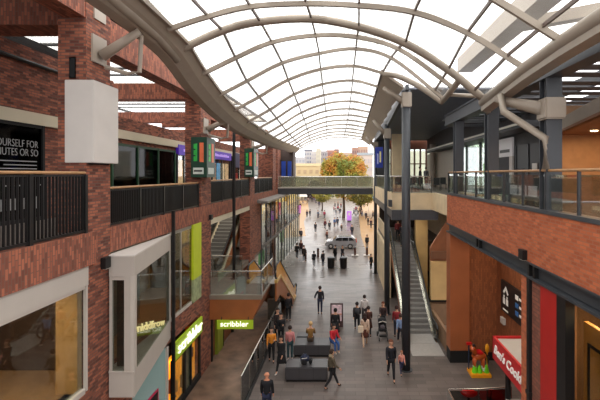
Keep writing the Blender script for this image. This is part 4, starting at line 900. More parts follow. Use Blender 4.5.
def make_car():
    x0, y = G(325, 248); x0 = (325-345)*50/400; L = 3.95; y = 49.6
    t = thing('car', 'silver grey estate car parked across the street beyond the litter bins', 'car', (x0+L/2, y, GR))
    silver = mat('silver car paint', (176, 176, 180), .22, .7, .02)
    pr = [(0, .38), (.02, .75), (.25, .95), (1.0, 1.05), (1.45, 1.42), (1.75, 1.5), (3.3, 1.5), (3.75, 1.3), (3.92, .95), (3.95, .4), (3.7, .28), (.3, .28)]
    body = MB().prism([(x0+a, GR+b) for a, b in pr], 1, y, y+1.75).build('body', silver, t, bev=.07, seg=3)
    gm = mat('dark car window', (20, 24, 28), .08, 0, 0)
    for yo in (-.012, 1.752):
        MB().prism([(x0+1.2, GR+1.02), (x0+1.55, GR+1.37), (x0+2.1, GR+1.41), (x0+2.1, GR+1.0)], 1, y+yo, y+yo+.01).build('side_window', gm, t)
        MB().prism([(x0+2.18, GR+1.0), (x0+2.18, GR+1.41), (x0+2.9, GR+1.41), (x0+2.9, GR+1.0)], 1, y+yo, y+yo+.01).build('side_window', gm, t)
        MB().prism([(x0+2.98, GR+1.0), (x0+2.98, GR+1.41), (x0+3.3, GR+1.4), (x0+3.6, GR+1.05)], 1, y+yo, y+yo+.01).build('side_window', gm, t)
    MB().hexa([(x0+1.02, y+.15, GR+1.07), (x0+1.02, y+1.6, GR+1.07), (x0+1.44, y+1.55, GR+1.44), (x0+1.44, y+.2, GR+1.44), (x0+.99, y+.15, GR+1.09), (x0+.99, y+1.6, GR+1.09), (x0+1.41, y+1.55, GR+1.46), (x0+1.41, y+.2, GR+1.46)]).build('windscreen', gm, t)
    for wx in (.75, 3.15):
        for wy in (-.02, 1.57):
            w_ = MB().path([(x0+wx, y+wy, GR+.33), (x0+wx, y+wy+.2, GR+.33)], .33, 20).build('wheel', M['rubber'], t)
            MB().path([(x0+wx, y+wy-.012, GR+.33), (x0+wx, y+wy+.212, GR+.33)], .2, 10).build('hub_cap', M['steelb'], w_)
    for yy_ in (.05, 1.5): bx(x0+3.86, x0+3.97, y+yy_, y+yy_+.2, GR+.8, GR+1.05).build('tail_light', mat('red tail light', (190, 24, 20), .3, 0, 0), t); bx(x0-.02, x0+.14, y+yy_, y+yy_+.25, GR+.68, GR+.85).build('headlight', mat('headlight', (230, 230, 226), .1, 0, 0), t)
    MB().path([(x0+1.7, y+.25, GR+1.55), (x0+3.2, y+.25, GR+1.55)], .025, 6).build('roof_rail', M['black'], t)
    bx(x0+1.25, x0+1.4, y-.16, y, GR+.98, GR+1.1).build('wing_mirror', silver, t, bev=.02)
make_car()
x, y = G(349.2, 222); t = thing('poster_stand', 'purple lit poster stand beside the tree trunk down the street', 'sign', (x, y, GR))
bx(x-.45, x+.45, y, y+.2, GR+.3, GR+2.1).build('casing', mat('purple poster', (170, 110, 200), .4, 0, .1, 2, emit=.35), t); bx(x-.15, x+.15, y-.01, y, GR+1.3, GR+1.8).build('white_print', M['white'], t); bx(x-.35, x+.35, y+.03, y+.17, GR, GR+.3).build('foot', M['dsteel'], t)
x, y = -10.6, 92; t = thing('poster_stand', 'small pink and purple poster stand at the left shops down the street', 'sign', (x, y, GR)); bx(x-.4, x+.4, y, y+.2, GR+.3, GR+2.1).build('casing', mat('pink purple poster', (190, 120, 190), .4, 0, .1, 2, emit=.3), t); bx(x-.3, x+.3, y+.03, y+.17, GR, GR+.3).build('foot', M['dsteel'], t)
t = thing('lamp_post', 'slim black lamp post standing in the buff paving far down the right of the street', 'lamp post', (4.55, 60, GR)); MB().path([(4.6, 60, GR), (4.6, 60, -1.9)], .16, 10).build('pole', M['black'], t); bx(3.6, 4.6, 59.95, 60.05, -8.2+.6, -8.1+.6).build('arm', M['black'], t)

# cookie kiosk, horse ride, stools and barrier on the lower right
t = thing('kiosk', 'red cookie kiosk with white script and grey flat roof behind the right pier', 'kiosk', (6.2, 13.6, GR))
rd = mat('kiosk red', (196, 22, 28), .35, 0, .03)
bx(5.58, 5.66, 11.9, 15.12, -6.95, -6.12).build('side_fascia', rd, t); bx(5.58, 7.2, 15.06, 15.14, -6.95, -6.12).build('back_fascia', rd, t); bx(5.58, 7.2, 11.9, 11.98, -6.95, -6.12).build('front_fascia', rd, t)
bx(5.66, 7.2, 11.98, 15.06, -6.4, -6.2).build('roof', M['fascia'], t)
text("Ben's Cookies", .46, M['letterw'], 'lettering', t, (5.565, 14.95, -6.66), '-x', .02, wfit=2.75, bold=.012, shear=.35)
for x_, y_ in ((5.95, 14.6), (5.95, 12.3), (6.9, 14.6), (6.9, 12.3)): MB().path([(x_, y_, GR), (x_, y_, -6.4)], .1, 10).build('post', M['black'], t)
bx(5.9, 7.1, 12.3, 14.5, GR, -8.25).build('counter', rd, t, bev=.02); bx(5.85, 7.15, 12.25, 14.55, -8.25, -8.18).build('counter_top', M['fascia'], t)
def ride():
    x, y = 6.18, 18.55
    t = thing('horse_ride', 'small coloured coin ride of an orange horse on a yellow base by the brown wall', 'ride', (x, y, GR))
    yl = mat('ride yellow', (238, 160, 30), .4, 0, .05); gr = mat('ride green', (110, 206, 30), .4, 0, .1, 5); orr = mat('ride orange brown', (186, 84, 34), .4, 0, .12, 5); bl = mat('ride black', (26, 20, 22), .5, 0, 0); wh = mat('ride white', (238, 232, 224), .4, 0, 0)
    bx(x-.42, x+.5, y-.35, y+.35, GR, GR+.16).build('base', yl, t, bev=.02)
    for k, (a, b_) in enumerate(((-.2, -.1), (.02, -.12), (.34, -.1), (-.1, .12), (.28, .16))): MB().lathe((x+a, y+b_, GR+.16), [(.13, 0), (.10, .15), (.05, .3), (.01, .36)], 10).build('grass_tuft', gr, t)
    b2 = MB(); b2.ball((x+.03, y, GR+.86), .34, .19, .2); b2.path([(x-.15, y, GR+.95), (x-.24, y-.08, GR+1.2), (x-.28, y-.1, GR+1.3)], [.14, .1, .09], 10); b2.ball((x-.33, y-.18, GR+1.28), .1, .19, .1)
    b2.build('horse_body', orr, t, smooth=True)
    for sx in (-.17, .22):
        for sy in (-.1, .1):
            l_ = MB().path([(x+sx, y+sy, GR+.8), (x+sx-.02, y+sy-.02, GR+.5), (x+sx, y+sy, GR+.34)], [.075, .055, .045], 8).build('leg', orr, t, smooth=True)
            MB().path([(x+sx, y+sy, GR+.42), (x+sx, y+sy, GR+.22)], .055, 8).build('white_sock', wh, l_)
    MB().path([(x-.12, y+.06, GR+1.1), (x-.2, y, GR+1.34), (x-.26, y-.08, GR+1.42)], [.06, .08, .04], 8).build('mane', bl, t); MB().path([(x+.35, y, GR+.95), (x+.46, y, GR+.8), (x+.45, y, GR+.5)], [.05, .06, .02], 8).build('tail', bl, t)
    MB().path([(x-.34, y-.34, GR+1.27), (x-.31, y-.2, GR+1.36)], .035, 8).build('blaze', wh, t); bx(x-.08, x+.18, y-.2, y+.2, GR+1.0, GR+1.1).build('saddle', rd, t, bev=.03)
    for s in (-1, 1): MB().path([(x-.3+s*.05, y-.06, GR+1.36), (x-.3+s*.07, y-.06, GR+1.45)], [.03, .008], 6).build('ear', orr, t)
    MB().path([(x+.5, y+.25, GR+.16), (x+.5, y+.25, GR+1.25)], .035, 8).build('pole', yl, t); MB().ball((x+.5, y+.25, GR+1.1), .1, .08, .22).build('yellow_panel', yl, t); bx(x-.5, x-.25, y+.15, y+.22, GR+1.3, GR+1.42).build('red_wing', rd, t); MB().path([(x-.38, y+.2, GR+.16), (x-.38, y+.2, GR+1.32)], .03, 6).build('pole', nav, t)
ride()
t = glass_rail('glass_balustrade', 'low glass barrier before the red stools at the bottom right', [(3.95, 15.25, GR), (5.1, 15.25, GR), (6.4, 15.4, GR)], 1.1, gm='gldark')
bx(3.9, 3.96, 13, 15.25, GR, GR+1.1).build('end_post', M['steelb'], t)
for x_, y_, c, lab in ((5.0, 16.0, 0, 'round bright red stool behind the low glass barrier at the bottom right'), (5.0, 14.3, 0, 'round bright red stool at the bottom edge before the low glass barrier'), (5.95, 15.95, 1, 'dull red stool behind the low glass barrier, right of the brightest one')):
    t = thing('stool', lab, 'stool', (x_, y_, GR), group='red stools')
    MB().lathe((x_, y_, GR+.42), [(.3, 0), (.34, .04), (.34, .1), (.28, .14), (.02, .15)], 20).build('seat', mat('bright red vinyl', (232, 26, 24), .35, 0, 0), t, smooth=True); MB().lathe((x_, y_, GR), [(.22, 0), (.2, .03), (.04, .05), (.04, .42)], 14).build('pedestal', M['steelb'], t)

# ================================================================ FOOTBRIDGE
t = thing('footbridge', 'glass sided footbridge crossing the street under the far end of the roof', 'footbridge', (-2, 40, -2))
bx(-6.6, 2.75, 39.4, 41.8, -2.0, -1.42).build('deck_beam', M['dsteel'], t); bx(-6.6, 2.75, 39.34, 41.9, -1.42, -1.3).build('deck_edge', M['fascia'], t)
for y in (39.4, 41.8):
    MB().path([(-6.6, y, -.28), (2.75, y, -.28)], .045).build('handrail', M['steelb'], t)
    for k in range(6): a = -6.55+9.3*k/6; bx(a+.02, a+1.53, y-.01, y+.01, -1.3, -.33).build('glass_panel', glass('milky bridge glass', (225, 228, 220), .04, .05, .2, (170, 168, 150)), t)
    for k in range(7): MB().path([(-6.55+9.3*k/6, y, -1.3), (-6.55+9.3*k/6, y, -.28)], .025, 6).build('post', M['steelb'], t)

# ================================================================ BEYOND THE ROOF
def tree(px, py, Y, r, rz, top, lab, name='autumn_tree', pal=None, n=15000, leaf=.2, trunk=.35, seed=3):
    rnd = random.Random(seed); x = (px-345)*Y/F
    t = thing(name, lab, 'tree', (x, Y, GR)); zc = top-rz
    m = MB(); m.path([(x, Y, GR), (x+.1, Y, (GR+zc-rz)/2), (x, Y, zc-rz*.5), (x, Y, zc)], [trunk, trunk*.8, trunk*.6, trunk*.25], 10)
    for k in range(8):
        a = 2*PI*k/8; m.path([(x, Y, zc-rz*.75), (x+math.cos(a)*r*.35, Y+math.sin(a)*r*.35, zc-rz*.2), (x+math.cos(a)*r*.75, Y+math.sin(a)*r*.75, zc+rz*.2)], [trunk*.4, trunk*.25, .04], 6)
    m.build('trunk', mat('tree bark', (74, 60, 50), .9, 0, .2, 2), t)
    clumps = []
    for k in range(170):
        u = rnd.uniform(-1, 1); a = rnd.uniform(0, 2*PI); s = math.sqrt(1-u*u); q = rnd.uniform(.5, .85)
        clumps.append((x+math.cos(a)*s*r*q, Y+math.sin(a)*s*r*q, zc+u*rz*q, rnd.uniform(.2, .27)*r))
    f = MB()
    for k in range(n):
        c = rnd.choice(clumps); u = rnd.uniform(-1, 1); a = rnd.uniform(0, 2*PI); s = math.sqrt(1-u*u); q = rnd.uniform(.75, 1)*c[3]
        p = Vector((c[0]+math.cos(a)*s*q, c[1]+math.sin(a)*s*q, c[2]+u*q*.85))
        d1 = Vector([rnd.gauss(0, 1) for _ in range(3)]).normalized(); d2 = d1.orthogonal().normalized()*leaf*rnd.uniform(.6, 1.1); d1 = d1*leaf*rnd.uniform(.6, 1.1)
        f.face([p-d1, p+d2, p+d1, p-d2])
    f.build('foliage', pal, t)
    return t
def foliage(name, cols, scale=.35):
    m = bpy.data.materials.new(name); m.use_nodes = True; nt = m.node_tree; n = nt.nodes; l = nt.links; b = n['Principled BSDF']; b.inputs['Roughness'].default_value = .7
    g = n.new('ShaderNodeNewGeometry'); t_ = n.new('ShaderNodeTexNoise'); t_.inputs['Scale'].default_value = scale; t_.inputs['Detail'].default_value = 5; l.new(g.outputs['Position'], t_.inputs['Vector'])
    r = n.new('ShaderNodeValToRGB'); l.new(t_.outputs['Fac'], r.inputs[0]); e = r.color_ramp.elements
    e[0].position = .36; e[0].color = lin(cols[0]); e[1].position = .64; e[1].color = lin(cols[-1])
    for k, c in enumerate(cols[1:-1]): q = e.new(.36+.28*(k+1)/(len(cols)-1)); q.color = lin(c)
    l.new(r.outputs[0], b.inputs['Base Color']); return m
aut = foliage('autumn leaves', [(176, 108, 36), (164, 132, 42), (128, 128, 42), (98, 112, 42)], .32)
grn = foliage('olive leaves', [(110, 110, 40), (150, 136, 50), (84, 96, 40)], .5)
tree(343.5, 0, 84, 5.5, 5.2, 5.0, 'big orange and green autumn tree in the street beyond the footbridge', pal=aut)
tree(361, 0, 92, 3.6, 2.9, -1.9, 'low olive green tree under the right end of the footbridge', 'street_tree', grn, 2600, seed=5, trunk=.2)
tree(322, 0, 100, 2.6, 2.2, -3.0, 'small green tree before the stone arch', 'street_tree', grn, 1500, seed=8, trunk=.2)

def block(name, lab, px0, px1, pytop, Y, dep, col, wcol=(96, 100, 110), nx=4, nz=5, roof=None, ww=.5, zb=GR):
    x0 = (px0-345)*Y/F; x1 = (px1-345)*Y/F; z1 = (174-pytop)*Y/F
    col = tuple(int(v*.86) for v in col)
    t = thing(name, lab, 'building', ((x0+x1)/2, Y, GR))
    bx(x0, x1, Y, Y+dep, zb, z1).build('walls', mat('facade %d %d %d' % col, col, .8, 0, .06, .2), t)
    gm = mat('window %d %d %d' % wcol, wcol, .2, 0, 0); h = (z1-zb)
    lo = max(zb, -12)
    for i in range(nx):
        for j in range(nz):
            cx = x0+(x1-x0)*(i+.5)/nx; hw = (x1-x0)/nx*ww/2; cz = z1-(j+.75)*((z1-(-6.0 if z1 > 2 else GR+3))/nz); hh = (z1+6)/nz*.24 if z1 > 2 else .5
            bx(cx-hw, cx+hw, Y-.15, Y, cz-hh, cz+hh).build('window', gm, t)
    if roof: bx(x0-.3, x1+.3, Y-.3, Y+dep, z1, z1+h*.0+1.0).build('roof', mat('roof %d %d %d' % roof, roof, .8), t)
    return t
block('tower_block', 'pale tower block with dark top, farthest left of the skyline', 304.5, 311.5, 151, 262, 7, (206, 200, 198), (120, 122, 136), 3, 8, (108, 108, 120))
block('tower_block', 'white banded tower block beside the cream stair tower', 311.5, 316.5, 151.5, 254, 7, (222, 214, 210), (180, 172, 176), 2, 8)
block('tower_block', 'tallest slim cream tower on the skyline', 316, 320.5, 148.5, 246, 7, (216, 206, 184), (180, 172, 156), 1, 8)
block('tower_block', 'grey block between the cream tower and the red brown blocks', 320, 327, 151, 270, 7, (178, 172, 172), (120, 112, 120), 3, 7)
block('tower_block', 'red brown apartment block on the skyline left of the tree top', 326, 334, 150, 280, 7, (182, 134, 118), (140, 96, 92), 3, 7)
block('tower_block', 'brown apartment block peeping over the tree top', 334, 339, 149, 292, 7, (164, 130, 118), (110, 90, 90), 2, 7)
block('apartment_block', 'low pink brown terrace behind the tree crown', 338, 354, 152.5, 310, 7, (206, 176, 160), (150, 120, 116), 6, 6)
block('apartment_block', 'tall brown brick block at the right of the skyline', 352, 358.5, 147.5, 220, 7, (176, 136, 118), (110, 84, 82), 3, 6)
block('apartment_block', 'cream and brown block beside the roof column on the skyline', 358, 368, 146.5, 230, 7, (200, 168, 144), (150, 120, 110), 4, 6)
block('apartment_block', 'pale house row at the right behind the tree', 358, 373, 155, 180, 7, (214, 196, 184), (170, 160, 160), 5, 4, (150, 156, 160))
block('apartment_block', 'pale grey building at the far left of the skyline', 292, 305, 157, 240, 7, (200, 196, 196), (150, 150, 156), 4, 5)
block('stone_building', 'yellow stone building with a parapet left of the autumn tree', 296, 320, 166, 160, 14, (214, 188, 142), (160, 134, 100), 4, 3, (200, 180, 140))
# stone arch building closing the street
t = thing('arch_building', 'grey stone building with a dark round arch closing the street', 'building', (-4, 150, GR))
def arch_wall(x0, x1, z1, ax, aw, ah, Y):
    m = MB(); n = 14; pts = [(ax+aw*math.cos(PI-PI*k/n), GR+ah-aw+aw*math.sin(PI-PI*k/n)) for k in range(n+1)]
    m.box(x0, ax-aw, Y, Y+2, GR, z1); m.box(ax+aw, x1, Y, Y+2, GR, z1)
    for p, q in zip(pts, pts[1:]): m.prism([p, q, (q[0], z1), (p[0], z1)], 1, Y, Y+2)
    return m
arch_wall(-20, 14, -1.6, -11.3, 3.2, 7.0, 150).build('arch_wall', mat('grey stone', (168, 158, 136), .85, 0, .12, .4), t)
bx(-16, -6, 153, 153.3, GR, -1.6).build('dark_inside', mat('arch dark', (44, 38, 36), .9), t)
m = MB(); n = 14
for k in range(n):
    a0_, a1_ = PI*k/n, PI*(k+.92)/n; c_ = (-11.3, GR+7-3.2)
    m.prism([(c_[0]+3.2*math.cos(a0_), c_[1]+3.2*math.sin(a0_)), (c_[0]+3.9*math.cos(a0_), c_[1]+3.9*math.sin(a0_)), (c_[0]+3.9*math.cos(a1_), c_[1]+3.9*math.sin(a1_)), (c_[0]+3.2*math.cos(a1_), c_[1]+3.2*math.sin(a1_))], 1, 149.8, 150)
m.build('arch_stones', mat('pale arch stone', (196, 184, 158), .85, 0, .1), t); bx(-20, 14, 149.7, 152, -1.6, -1.2).build('parapet', mat('pale arch stone', (196, 184, 158)), t)
# buildings down the street on both sides
t = thing('shop_terrace', 'low stone shop row on the left of the street beyond the glazed facade', 'building', (-16, 100, GR)); bx(-24, -16.6, 62, 149, GR, -2.6).build('walls', M['stonec'], t)
for k in range(10): bx(-16.6, -16.5, 64+k*8.2, 69+k*8.2, GR+.4, GR+3.2).build('shop_window', mat('warm shop window', (226, 190, 120), .5, 0, .35, .5, emit=.4), t)
t = thing('shop_row', 'pale stone shop row down the right of the street beyond the terrace', 'building', (8, 60, GR))
bx(7.9, 8.0, 42, 95, GR+3.4, GR+3.7).build('string_course', M['white'], t)
for k in range(8): bx(7.88, 8.0, 43+k*6.4, 47.4+k*6.4, GR+.3, GR+3.1).build('shop_window', mat('warm shop window', (226, 190, 120)), t)
t = thing('awning', 'small teal and white awning far down the right of the street', 'awning', (6.5, 100, -5)); MB().hexa([(4.6, 98, -6.2), (7.2, 98, -6.2), (7.2, 102, -6.2), (4.6, 102, -6.2), (5.2, 99, -4.6), (6.8, 99, -4.6), (6.8, 101, -4.6), (5.2, 101, -4.6)]).build('canopy', mat('teal canopy', (90, 176, 196), .6, 0, .1), t)
MB().path([(5.9, 100, GR), (5.9, 100, -4.7)], .06, 6).build('pole', M['white'], t)
t = thing('market_stall', 'small white market stall at the far left end of the street', 'stall', (-13, 124, GR)); MB().hexa([(-15, 123, -7), (-11.8, 123, -7), (-11.8, 126, -7), (-15, 126, -7), (-14.4, 123.6, -6), (-12.4, 123.6, -6), (-12.4, 125.4, -6), (-14.4, 125.4, -6)]).build('canopy', M['white'], t)
for a in (-14.9, -11.9): 
    for b_ in (123.1, 125.9): MB().path([(a, b_, GR), (a, b_, -7)], .05, 6).build('pole', M['dsteel'], t)
# ================================================================ PEOPLE
def skin_mesh(name, V, Eg, R, root=0, sub=1):
    me = bpy.data.meshes.new(name); me.from_pydata([tuple(v) for v in V], Eg, []); o = bpy.data.objects.new(name, me); COL.objects.link(o)
    md = o.modifiers.new('s', 'SKIN'); md.use_smooth_shade = True
    if not me.skin_vertices:
        bpy.context.view_layer.objects.active = o; bpy.ops.mesh.customdata_skin_add()
    for i, d in enumerate(me.skin_vertices[0].data):
        r = R[i]; d.radius = (r, r) if not isinstance(r, tuple) else r; d.use_root = (i == root)
    s = o.modifiers.new('u', 'SUBSURF'); s.levels = sub; s.render_levels = sub
    dg = bpy.context.evaluated_depsgraph_get(); dg.update()
    out = bpy.data.meshes.new_from_object(o.evaluated_get(dg)); out.name = name
    bpy.data.objects.remove(o); bpy.data.meshes.remove(me)
    out.materials.clear(); return out
class Pose: pass
def pose(la=(.1, .1, .3), ra=(.1, .1, .3), ll=(0, 0), rl=(0, 0), lean=0, seat=None, head=0):
    """arms (forward, out, elbow bend); legs (thigh forward, knee bend); facing -y, feet on z=0"""
    p = Pose(); h = .93; J = {}
    def leg(side, a, b):
        hip = Vector((side*.095, 0, h-.02)); k = hip+Vector((side*.01, -math.sin(a), -math.cos(a)))*.43; an = k+Vector((0, -math.sin(a-b), -math.cos(a-b)))*.42
        return hip, k, an
    L = leg(1, *ll); R = leg(-1, *rl); lowest = min(L[2].z, R[2].z); dz = .08-lowest
    if seat is not None: dz = min(seat+.12-h, .08-lowest) if False else (seat+.12-h)
    up = Vector((0, -math.sin(lean), math.cos(lean))); pel = Vector((0, 0, h))
    J['pel'] = pel; J['waist'] = pel+up*.15; J['chest'] = pel+up*.34; J['uch'] = pel+up*.46; J['neck'] = pel+up*.55; J['n2'] = pel+up*.61
    hu = Vector((0, -math.sin(lean+head), math.cos(lean+head))); J['chin'] = J['n2']+hu*.05+Vector((0, -.02, 0)); J['skull'] = J['n2']+hu*.13; J['top'] = J['n2']+hu*.20
    for nm, s, (f, o, e) in (('l', 1, la), ('r', -1, ra)):
        sh = pel+up*.475+Vector((s*.175, 0, 0)); d = Vector((s*math.sin(o), -math.sin(f)*math.cos(o), -math.cos(f)*math.cos(o)))
        el = sh+d*.28; d2 = Vector((s*math.sin(o)*.4-s*max(0, e-.8)*.35, -math.sin(f+e), -math.cos(f+e))).normalized(); wr = el+d2*.25
        J['sh'+nm] = sh; J['el'+nm] = el; J['wr'+nm] = wr; J['hd'+nm] = d2
    for nm, q in (('l', L), ('r', R)): J['hip'+nm], J['kn'+nm], J['an'+nm] = q
    for k in J:
        if not k.startswith('hd'): J[k] = J[k]+Vector((0, 0, dz))
    p.J = J; p.up = up; p.hu = hu; return p
def body_meshes(p, key):
    J = p.J; fw = Vector((0, -1, 0)); out = {}
    # --- body: one continuous skin with face, ears and five-fingered hands
    V = []; Eg = []; R = []
    def add(v, r, par=None): V.append(Vector(v)); R.append(r); Eg.append((par, len(V)-1)) if par is not None else None; return len(V)-1
    pel = add(J['pel'], .125); wa = add(J['waist'], .115, pel); ch = add(J['chest'], .13, wa); uc = add(J['uch'], .105, ch); nk = add(J['neck'], .06, uc); n2 = add(J['n2'], .055, nk)
    cn = add(J['chin'], .07, n2); sk = add(J['skull'], .092, cn); tp = add(J['top'], .075, sk)
    face = (J['skull']*.55+J['chin']*.45); ns = add(face+fw*.095, .016, sk)
    for s in (1, -1): add(J['skull']+Vector((s*.1, .01, -.02)), .018, sk)
    for nm, s in (('l', 1), ('r', -1)):
        sh = add(J['sh'+nm], .06, uc); el = add(J['el'+nm], .043, sh); wr = add(J['wr'+nm], .028, el)
        d = J['hd'+nm]; side = d.cross(Vector((1, 0, 0))).normalized()
        if side.length < .1: side = Vector((0, -1, 0))
        pm = add(J['wr'+nm]+d*.05, .03, wr)
        cur = (Vector((-s, 0, 0))*.35)
        for k, (off, ln) in enumerate(((-.03, .055), (-.01, .068), (.01, .072), (.03, .062))):
            b0 = add(J['wr'+nm]+d*.09-side*off, .0105, pm); b1 = add(V[b0]+(d+cur*.4).normalized()*ln*.55, .009, b0); add(V[b1]+(d+cur*1.6).normalized()*ln*.45, .008, b1)
        t0 = add(J['wr'+nm]+d*.035+side*.035, .012, pm); add(V[t0]+(d+side*.8).normalized()*.045, .0095, t0)
        hp = add(J['hip'+nm], .088, pel); kn = add(J['kn'+nm], .055, hp); an = add(J['an'+nm], .038, kn); add(J['an'+nm]+Vector((0, -.09, -.045)), .035, an)
    out['body'] = skin_mesh('body_'+key, V, Eg, R)
    # --- jacket / top
    V = []; Eg = []; R = []
    pel = add(J['pel']+p.up*-.03, .15); wa = add(J['waist'], .142, pel); ch = add(J['chest'], .152, wa); uc = add(J['uch'], .12, ch); nk = add(J['neck']-p.up*.015, .075, uc)
    for nm in 'lr':
        sh = add(J['sh'+nm], .08, uc); el = add(J['el'+nm], .06, sh); add(J['wr'+nm]-J['hd'+nm]*.01, .043, el)
    out['jacket'] = skin_mesh('jacket_'+key, V, Eg, R)
    V = []; Eg = []; R = []
    pel = add(J['pel'], .135)
    for nm in 'lr': hp = add(J['hip'+nm], .102, pel); kn = add(J['kn'+nm], .07, hp); add(J['an'+nm]+Vector((0, 0, .03)), .052, kn)
    out['trousers'] = skin_mesh('trousers_'+key, V, Eg, R)
    for nm in 'lr':
        V = []; Eg = []; R = []; a = J['an'+nm]
        h_ = add(a+Vector((0, .035, -.035)), .04); m_ = add(a+Vector((0, -.05, -.04)), .04, h_); add(a+Vector((0, -.15, -.052)), .03, m_); add(a+Vector((0, 0, .02)), .045, h_)
        out['shoe'+nm] = skin_mesh('shoe_'+key, V, Eg, R)
    def loc(fn, nm):
        b = MB(local=True); fn(b); bmesh.ops.recalc_face_normals(b.bm, faces=b.bm.faces)
        for f in b.bm.faces: f.smooth = True
        me = bpy.data.meshes.new(nm+'_'+key); b.bm.to_mesh(me); b.bm.free(); return me
    S_ = J['skull']
    def hair(b, long):
        b.ball(S_+Vector((0, .018, .03)), .108, .118, .118, 16, 12)
        kill = [v for v in b.bm.verts if v.co.y < S_.y-.035 and v.co.z < S_.z+.055 or v.co.z < S_.z-.07]
        bmesh.ops.delete(b.bm, geom=kill, context='VERTS')
        if long:
            b.path([S_+Vector((0, .045, .02)), J['neck']+Vector((0, .085, .02)), J['uch']+Vector((0, .13, -.02))], [.085, .085, .03], 10)
    out['hair'] = loc(lambda b: hair(b, False), 'hair'); out['long_hair'] = loc(lambda b: hair(b, True), 'long_hair')
    ex = J['skull']*.85+J['chin']*.15
    def eyes(b):
        for s in (1, -1): b.ball(ex+Vector((s*.034, -.082, .005)), .013, .009, .009, 8, 6)
    out['eyes'] = loc(eyes, 'eyes'); out['mouth'] = loc(lambda b: b.ball(J['chin']+Vector((0, -.068, .012)), .024, .008, .007, 8, 6), 'mouth')
    # coat skirt and skirt: flared shells hanging from the waist
    def shell(b, z0, z1, r0, r1):
        c0 = J['pel']; n = 18; rings = []
        for k in range(5):
            f = k/4; z = c0.z+z0+(z1-z0)*f; r = r0+(r1-r0)*f
            rings.append([b.v((c0.x+r*1.12*math.cos(2*PI*i/n), c0.y+r*.92*math.sin(2*PI*i/n), z)) for i in range(n)])
        for A, B in zip(rings, rings[1:]):
            for i in range(n): b.bm.faces.new((A[i], A[(i+1) % n], B[(i+1) % n], B[i]))
        b.bm.faces.new(rings[0]); b.bm.faces.new(rings[-1])
    out['coat_tail'] = loc(lambda b: shell(b, .12, -.42, .155, .225), 'coat'); out['skirt'] = loc(lambda b: shell(b, .04, -.38, .15, .2), 'skirt')
    def hood(b): b.ball(J['neck']+Vector((0, .055, .03)), .13, .1, .07, 14, 8)
    out['hood'] = loc(hood, 'hood')
    def pack(b): 
        c = J['chest']+Vector((0, .2, .02)); b.box(c.x-.15, c.x+.15, c.y-.09, c.y+.08, c.z-.2, c.z+.2); bmesh.ops.bevel(b.bm, geom=list(b.bm.edges), offset=.06, segments=3, affect='EDGES')
    out['pack'] = loc(pack, 'backpack')
    return out
POSES = dict(
 stand=pose(), walk=pose(la=(-.35, .08, .35), ra=(.35, .08, .5), ll=(.42, .08), rl=(-.28, .35)), walk2=pose(la=(.3, .08, .4), ra=(-.3, .08, .3), ll=(-.3, .5), rl=(.36, .05), lean=.05),
 hips=pose(la=(-.45, .5, 1.1), ra=(-.1, .15, .4), ll=(.03, 0), rl=(-.05, .05)), sit=pose(la=(.5, .08, .9), ra=(.5, .08, .9), ll=(1.5, 1.5), rl=(1.5, 1.45), lean=.12, seat=.6, head=.15),
 push=pose(la=(.55, .1, .9), ra=(.55, .1, .9), ll=(.35, .05), rl=(-.25, .4), lean=.08), phone=pose(la=(.3, .1, 1.6), ra=(.1, .12, .3), ll=(.1, 0), rl=(-.12, .15)))
MESH = {k: body_meshes(v, k) for k, v in POSES.items()}
def cm(c, n='cloth'): return mat('%s %d %d %d' % ((n,)+tuple(c)), c, .85, 0, .12, 14)
SK = (206, 156, 128); BL = (26, 26, 30); NV = (36, 40, 58); JN = (52, 66, 96); BR = (60, 42, 32)
def person(pk, px=None, py=None, at_=None, lab='', rz=PI, top=BL, bot=BL, hair=BR, long=False, skin=SK, shoes=(40, 36, 36), h=1.72, extra=(), group=None, far=False, z=GR, face=False, ex=None):
    x, y = at_ if at_ else G(px, py); ms = MESH[pk]; s = h/1.75
    t = thing('person', lab, 'person', (x, y, z), rz, group); t.scale = (s, s, s)
    def put(me, nm, c, n='cloth', label=None):
        o = bpy.data.objects.new(nm, me); COL.objects.link(o); o.parent = t
        if not me.materials: me.materials.append(None)
        o.material_slots[0].link = 'OBJECT'; o.material_slots[0].material = cm(c, n)
        if label: o['label'] = label
        return o
    b = put(ms['body'], 'body', skin, 'skin')
    put(ms['jacket'], 'jacket', top); put(ms['trousers'], 'trousers', bot)
    if hair: put(ms['long_hair' if long else 'hair'], 'hair', hair)
    if not far: put(ms['shoel'], 'shoe', shoes); put(ms['shoer'], 'shoe', shoes)
    if face or not far: put(ms['eyes'], 'eyes', (40, 28, 24)); put(ms['mouth'], 'mouth', (150, 80, 76))
    for e_ in extra:
        if e_ == 'coat': put(ms['coat_tail'], 'coat_tail', top)
        elif e_ == 'skirt': put(ms['skirt'], 'skirt', ex)
        elif e_ == 'hood': put(ms['hood'], 'hood', ex or top)
        elif e_ == 'pack': put(ms['pack'], 'backpack', ex or BL)
    return t
A = PI
person('stand', at_=(-2.95, 15.1), lab='bald person in black sweater seen from behind at the bottom left of the street', rz=A, top=(24, 24, 30), bot=(34, 40, 66), hair=None, skin=(206, 140, 110), h=1.8)
person('walk', 332, 388, lab='person in olive brown hooded jacket and black leggings striding past the nearer bench', rz=PI*.6, top=(96, 86, 70), bot=BL, extra=('hood',), ex=(150, 136, 112), shoes=(70, 44, 34), h=1.68)
person('walk2', 281.5, 372, lab='person in a black coat with white shoes walking left of the nearer bench', rz=-.4, top=(28, 28, 32), bot=BL, hair=(40, 28, 24), long=True, extra=('coat',), shoes=(220, 215, 208), h=1.7)
person('phone', 271.5, 362, lab='person in an orange jumper and dark trousers by the long glass barrier', rz=.2, top=(216, 134, 40), bot=BL, hair=(50, 34, 26), long=True, h=1.66)
